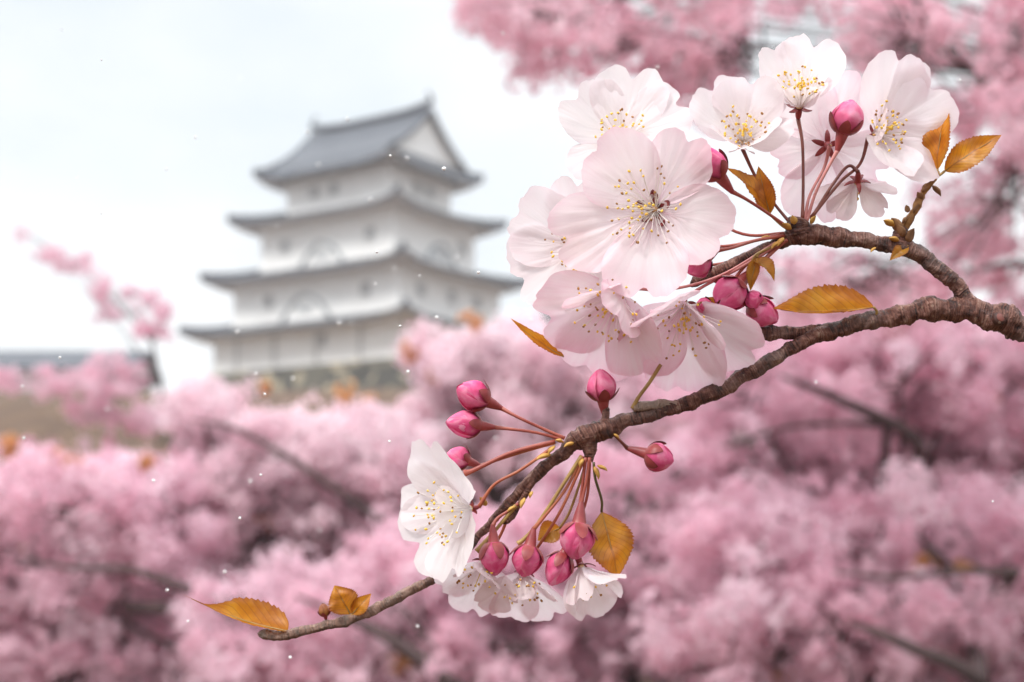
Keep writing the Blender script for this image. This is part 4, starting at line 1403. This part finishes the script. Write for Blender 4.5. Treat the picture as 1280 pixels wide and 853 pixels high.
# --- leaves
leaf(1181, 214, -4, 1252, 169, -12, 36, (0.25, 0.5, 0.8), 31, .25, .06, [(1176, 218, -4), (1164, 226, -4)])
leaf(1172, 212, -4, 1184, 132, 4, 34, (-0.6, 0.2, 0.75), 32, .55, .10, [(1170, 220, -4), (1164, 228, -4)], curl=-.06)
leaf(1092, 384, -14, 966, 386, -20, 60, (0.1, 0.45, 0.88), 33, .5, -0.10, [(1096, 390, -10), (1094, 400, -6)], asym=(.25, 1), widest=.45)
leaf(752, 640, 8, 772, 722, 4, 58, (0.15, 0.25, 0.95), 34, .2, .05, [(752, 625, 2), (744, 598, -6), (742, 578, -8)], 'stalk_green', widest=.5)
leaf(700, 660, 6, 672, 676, 4, 30, (-0.2, 0.3, 0.9), 35, .3, .1, [(712, 640, 2), (726, 600, -4), (733, 574, -6)])
leaf(705, 446, 12, 638, 398, 6, 20, (0.3, 0.5, 0.8), 36, .6, -.06, None, asym=(1, .6))
leaf(360, 789, -4, 228, 747, -10, 40, (0.05, 0.55, 0.83), 37, .45, -0.1, None, asym=(.3, 1.3), widest=.3, tail=.72, curl=.08, label='longest orange leaf, curling off the tip of the branch')
leaf(438, 768, -2, 418, 732, -4, 38, (0.1, 0.2, 0.95), 38, .3, .08, [(440, 772, -2)], widest=.5)
leaf(440, 768, -3, 464, 742, 0, 20, (0.1, 0.2, 0.95), 39, .4, .08, [(440, 772, -2)])
leaf(962, 268, 4, 908, 210, -4, 38, (0.5, 0.5, 0.7), 40, .4, .08, [(978, 282, -2), (990, 288, -6)])
leaf(962, 268, 2, 948, 208, 4, 26, (-0.3, 0.3, 0.9), 41, .4, .08, [(980, 284, -2), (992, 288, -6)])
leaf(940, 326, -10, 968, 352, -14, 22, (0.3, 0.6, 0.7), 42, .6, .18, [(946, 318, -10), (966, 308, -10)])
leaf(946, 322, -10, 938, 364, -12, 16, (-0.3, 0.2, 0.9), 43, .6, .1, [(950, 316, -10), (968, 308, -10)])
leaf(905, 395, -4, 880, 372, 0, 24, (0.1, 0.5, 0.8), 44, .5, .1, [(908, 400, 0)])
leaf(1135, 308, -8, 1112, 326, -12, 16, (0, 0.5, 0.8), 45, .5, .1, [(1132, 304, -8)])

# --- papery bud scales
for (u, v, wd, du, dv, r_) in [(681, 571, -12, -10, 4, 8), (690, 562, -12, -6, 8, 6), (654, 628, -8, -4, 12, 6), (664, 618, -6, -3, 10, 4), (745, 590, -10, 4, 14, 7), (752, 585, -12, 10, 6, 6), (727, 578, -12, -4, 10, 5),
                               (604, 628, 0, -4, -6, 6), (1121, 283, -10, -6, -8, 9), (1112, 280, -10, -8, -4, 7), (1134, 262, -8, -4, -14, 4), (1160, 224, -10, -3, -8, 5), (1170, 238, -8, 8, 12, 7), (958, 298, -14, -10, 2, 6),
                               (976, 302, -16, -4, 6, 6), (1092, 312, -14, -6, 6, 4),
                               (1126, 290, -12, -5, -9, 7), (1138, 296, -10, 3, -8, 8), (1145, 262, -10, 6, -10, 5), (1150, 246, -9, -6, -8, 5), (1118, 300, -12, -9, -2, 6), (1156, 238, -9, 7, -5, 4), (1131, 276, -10, 7, -8, 5),
                               (984, 284, -16, -8, -5, 6), (992, 276, -18, -3, -9, 5), (970, 306, -14, -7, 7, 6), (1016, 276, -16, 5, -8, 5), (712, 556, -12, -7, 3, 6), (700, 552, -12, -8, -2, 5), (640, 636, -8, -8, 6, 5), (770, 545, -10, 6, 6, 4)]:
    mb = MB()
    c = FG(u, v, wd)
    dv_ = camvec(du, -dv, 3).normalized()
    q = dv_.to_track_quat('Z', 'Y')
    rows = []
    for i in range(8):
        t = i / 7
        rr = r_ * K * math.sin(math.pi * (0.08 + 0.9 * t) ** 0.9) * (1 + .3 * noise.noise(Vector((u, t * 3, 0))))
        rows.append([c + q @ Vector((rr * math.cos(2 * math.pi * j / 10), 0.45 * rr * math.sin(2 * math.pi * j / 10) + rr * .4 * t, (t - .4) * r_ * 2.4 * K)) for j in range(10)])
    mb.grid(rows, 0, None, True)
    mb.build('bud_scale', M['scale'] if u < 1120 or u > 1190 else M['dry'], branch)

# ------------------------------------------------------------------ drifting specks of snow
rs = random.Random(5)
spots = [(434, 149, 6), (384, 165, 6), (398, 206, 5), (244, 172, 5), (208, 212, 4), (463, 250, 7), (509, 198, 6), (555, 211, 8), (488, 195, 5), (471, 315, 6), (571, 322, 6), (598, 341, 6), (469, 355, 5), (493, 336, 5), (424, 404, 7), (297, 415, 6), (546, 397, 6), (500, 408, 5),
         (440, 405, 4), (320, 467, 5), (366, 473, 5), (331, 493, 5), (510, 465, 6), (688, 439, 6), (629, 42, 5), (700, 97, 5), (822, 84, 5), (525, 345, 4), (346, 283, 4), (77, 37, 4), (127, 75, 3), (300, 98, 3), (96, 222, 3), (30, 548, 6), (134, 512, 5), (75, 447, 5), (192, 601, 6), (313, 602, 6),
         (326, 594, 5), (300, 648, 5), (281, 715, 6), (209, 738, 5), (235, 777, 5), (363, 822, 6), (400, 663, 4), (487, 552, 5), (540, 560, 5), (620, 548, 5), (643, 520, 4), (1020, 478, 5), (1241, 627, 4), (522, 783, 5), (127, 267, 4), (28, 483, 5), (210, 738, 4), (1200, 100, 4), (1140, 170, 4), (664, 400, 5)]
me = None
for (u, v, s) in spots:
    dd = rs.uniform(0.27, 0.7)
    if me is None:
        mb = MB()
        rows = []
        for i in range(7):
            th = math.pi * min(max(i / 6, .001), .999)
            rows.append([Vector((math.sin(th) * math.cos(2 * math.pi * j / 9), math.sin(th) * math.sin(2 * math.pi * j / 9) * .9, math.cos(th) * .8)) * (1 + .25 * noise.noise(Vector((i * .7, j * .9, 2)))) for j in range(9)])
        mb.grid(rows, 0, None, True)
        o = mb.build('snowflake', M['snow'])
        me = o.data
    else:
        o = bpy.data.objects.new('snowflake', me)
        COL.objects.link(o)
    o.location = P(u, v, dd)
    r_ = s * 0.36 / FPX * dd
    o.scale = (r_, r_, r_)
    o.rotation_euler = (rs.uniform(0, 3), rs.uniform(0, 3), rs.uniform(0, 3))
    tag(o, 'tiny white snow speck drifting in the air', 'snowflake', 'snow specks drifting through the air')
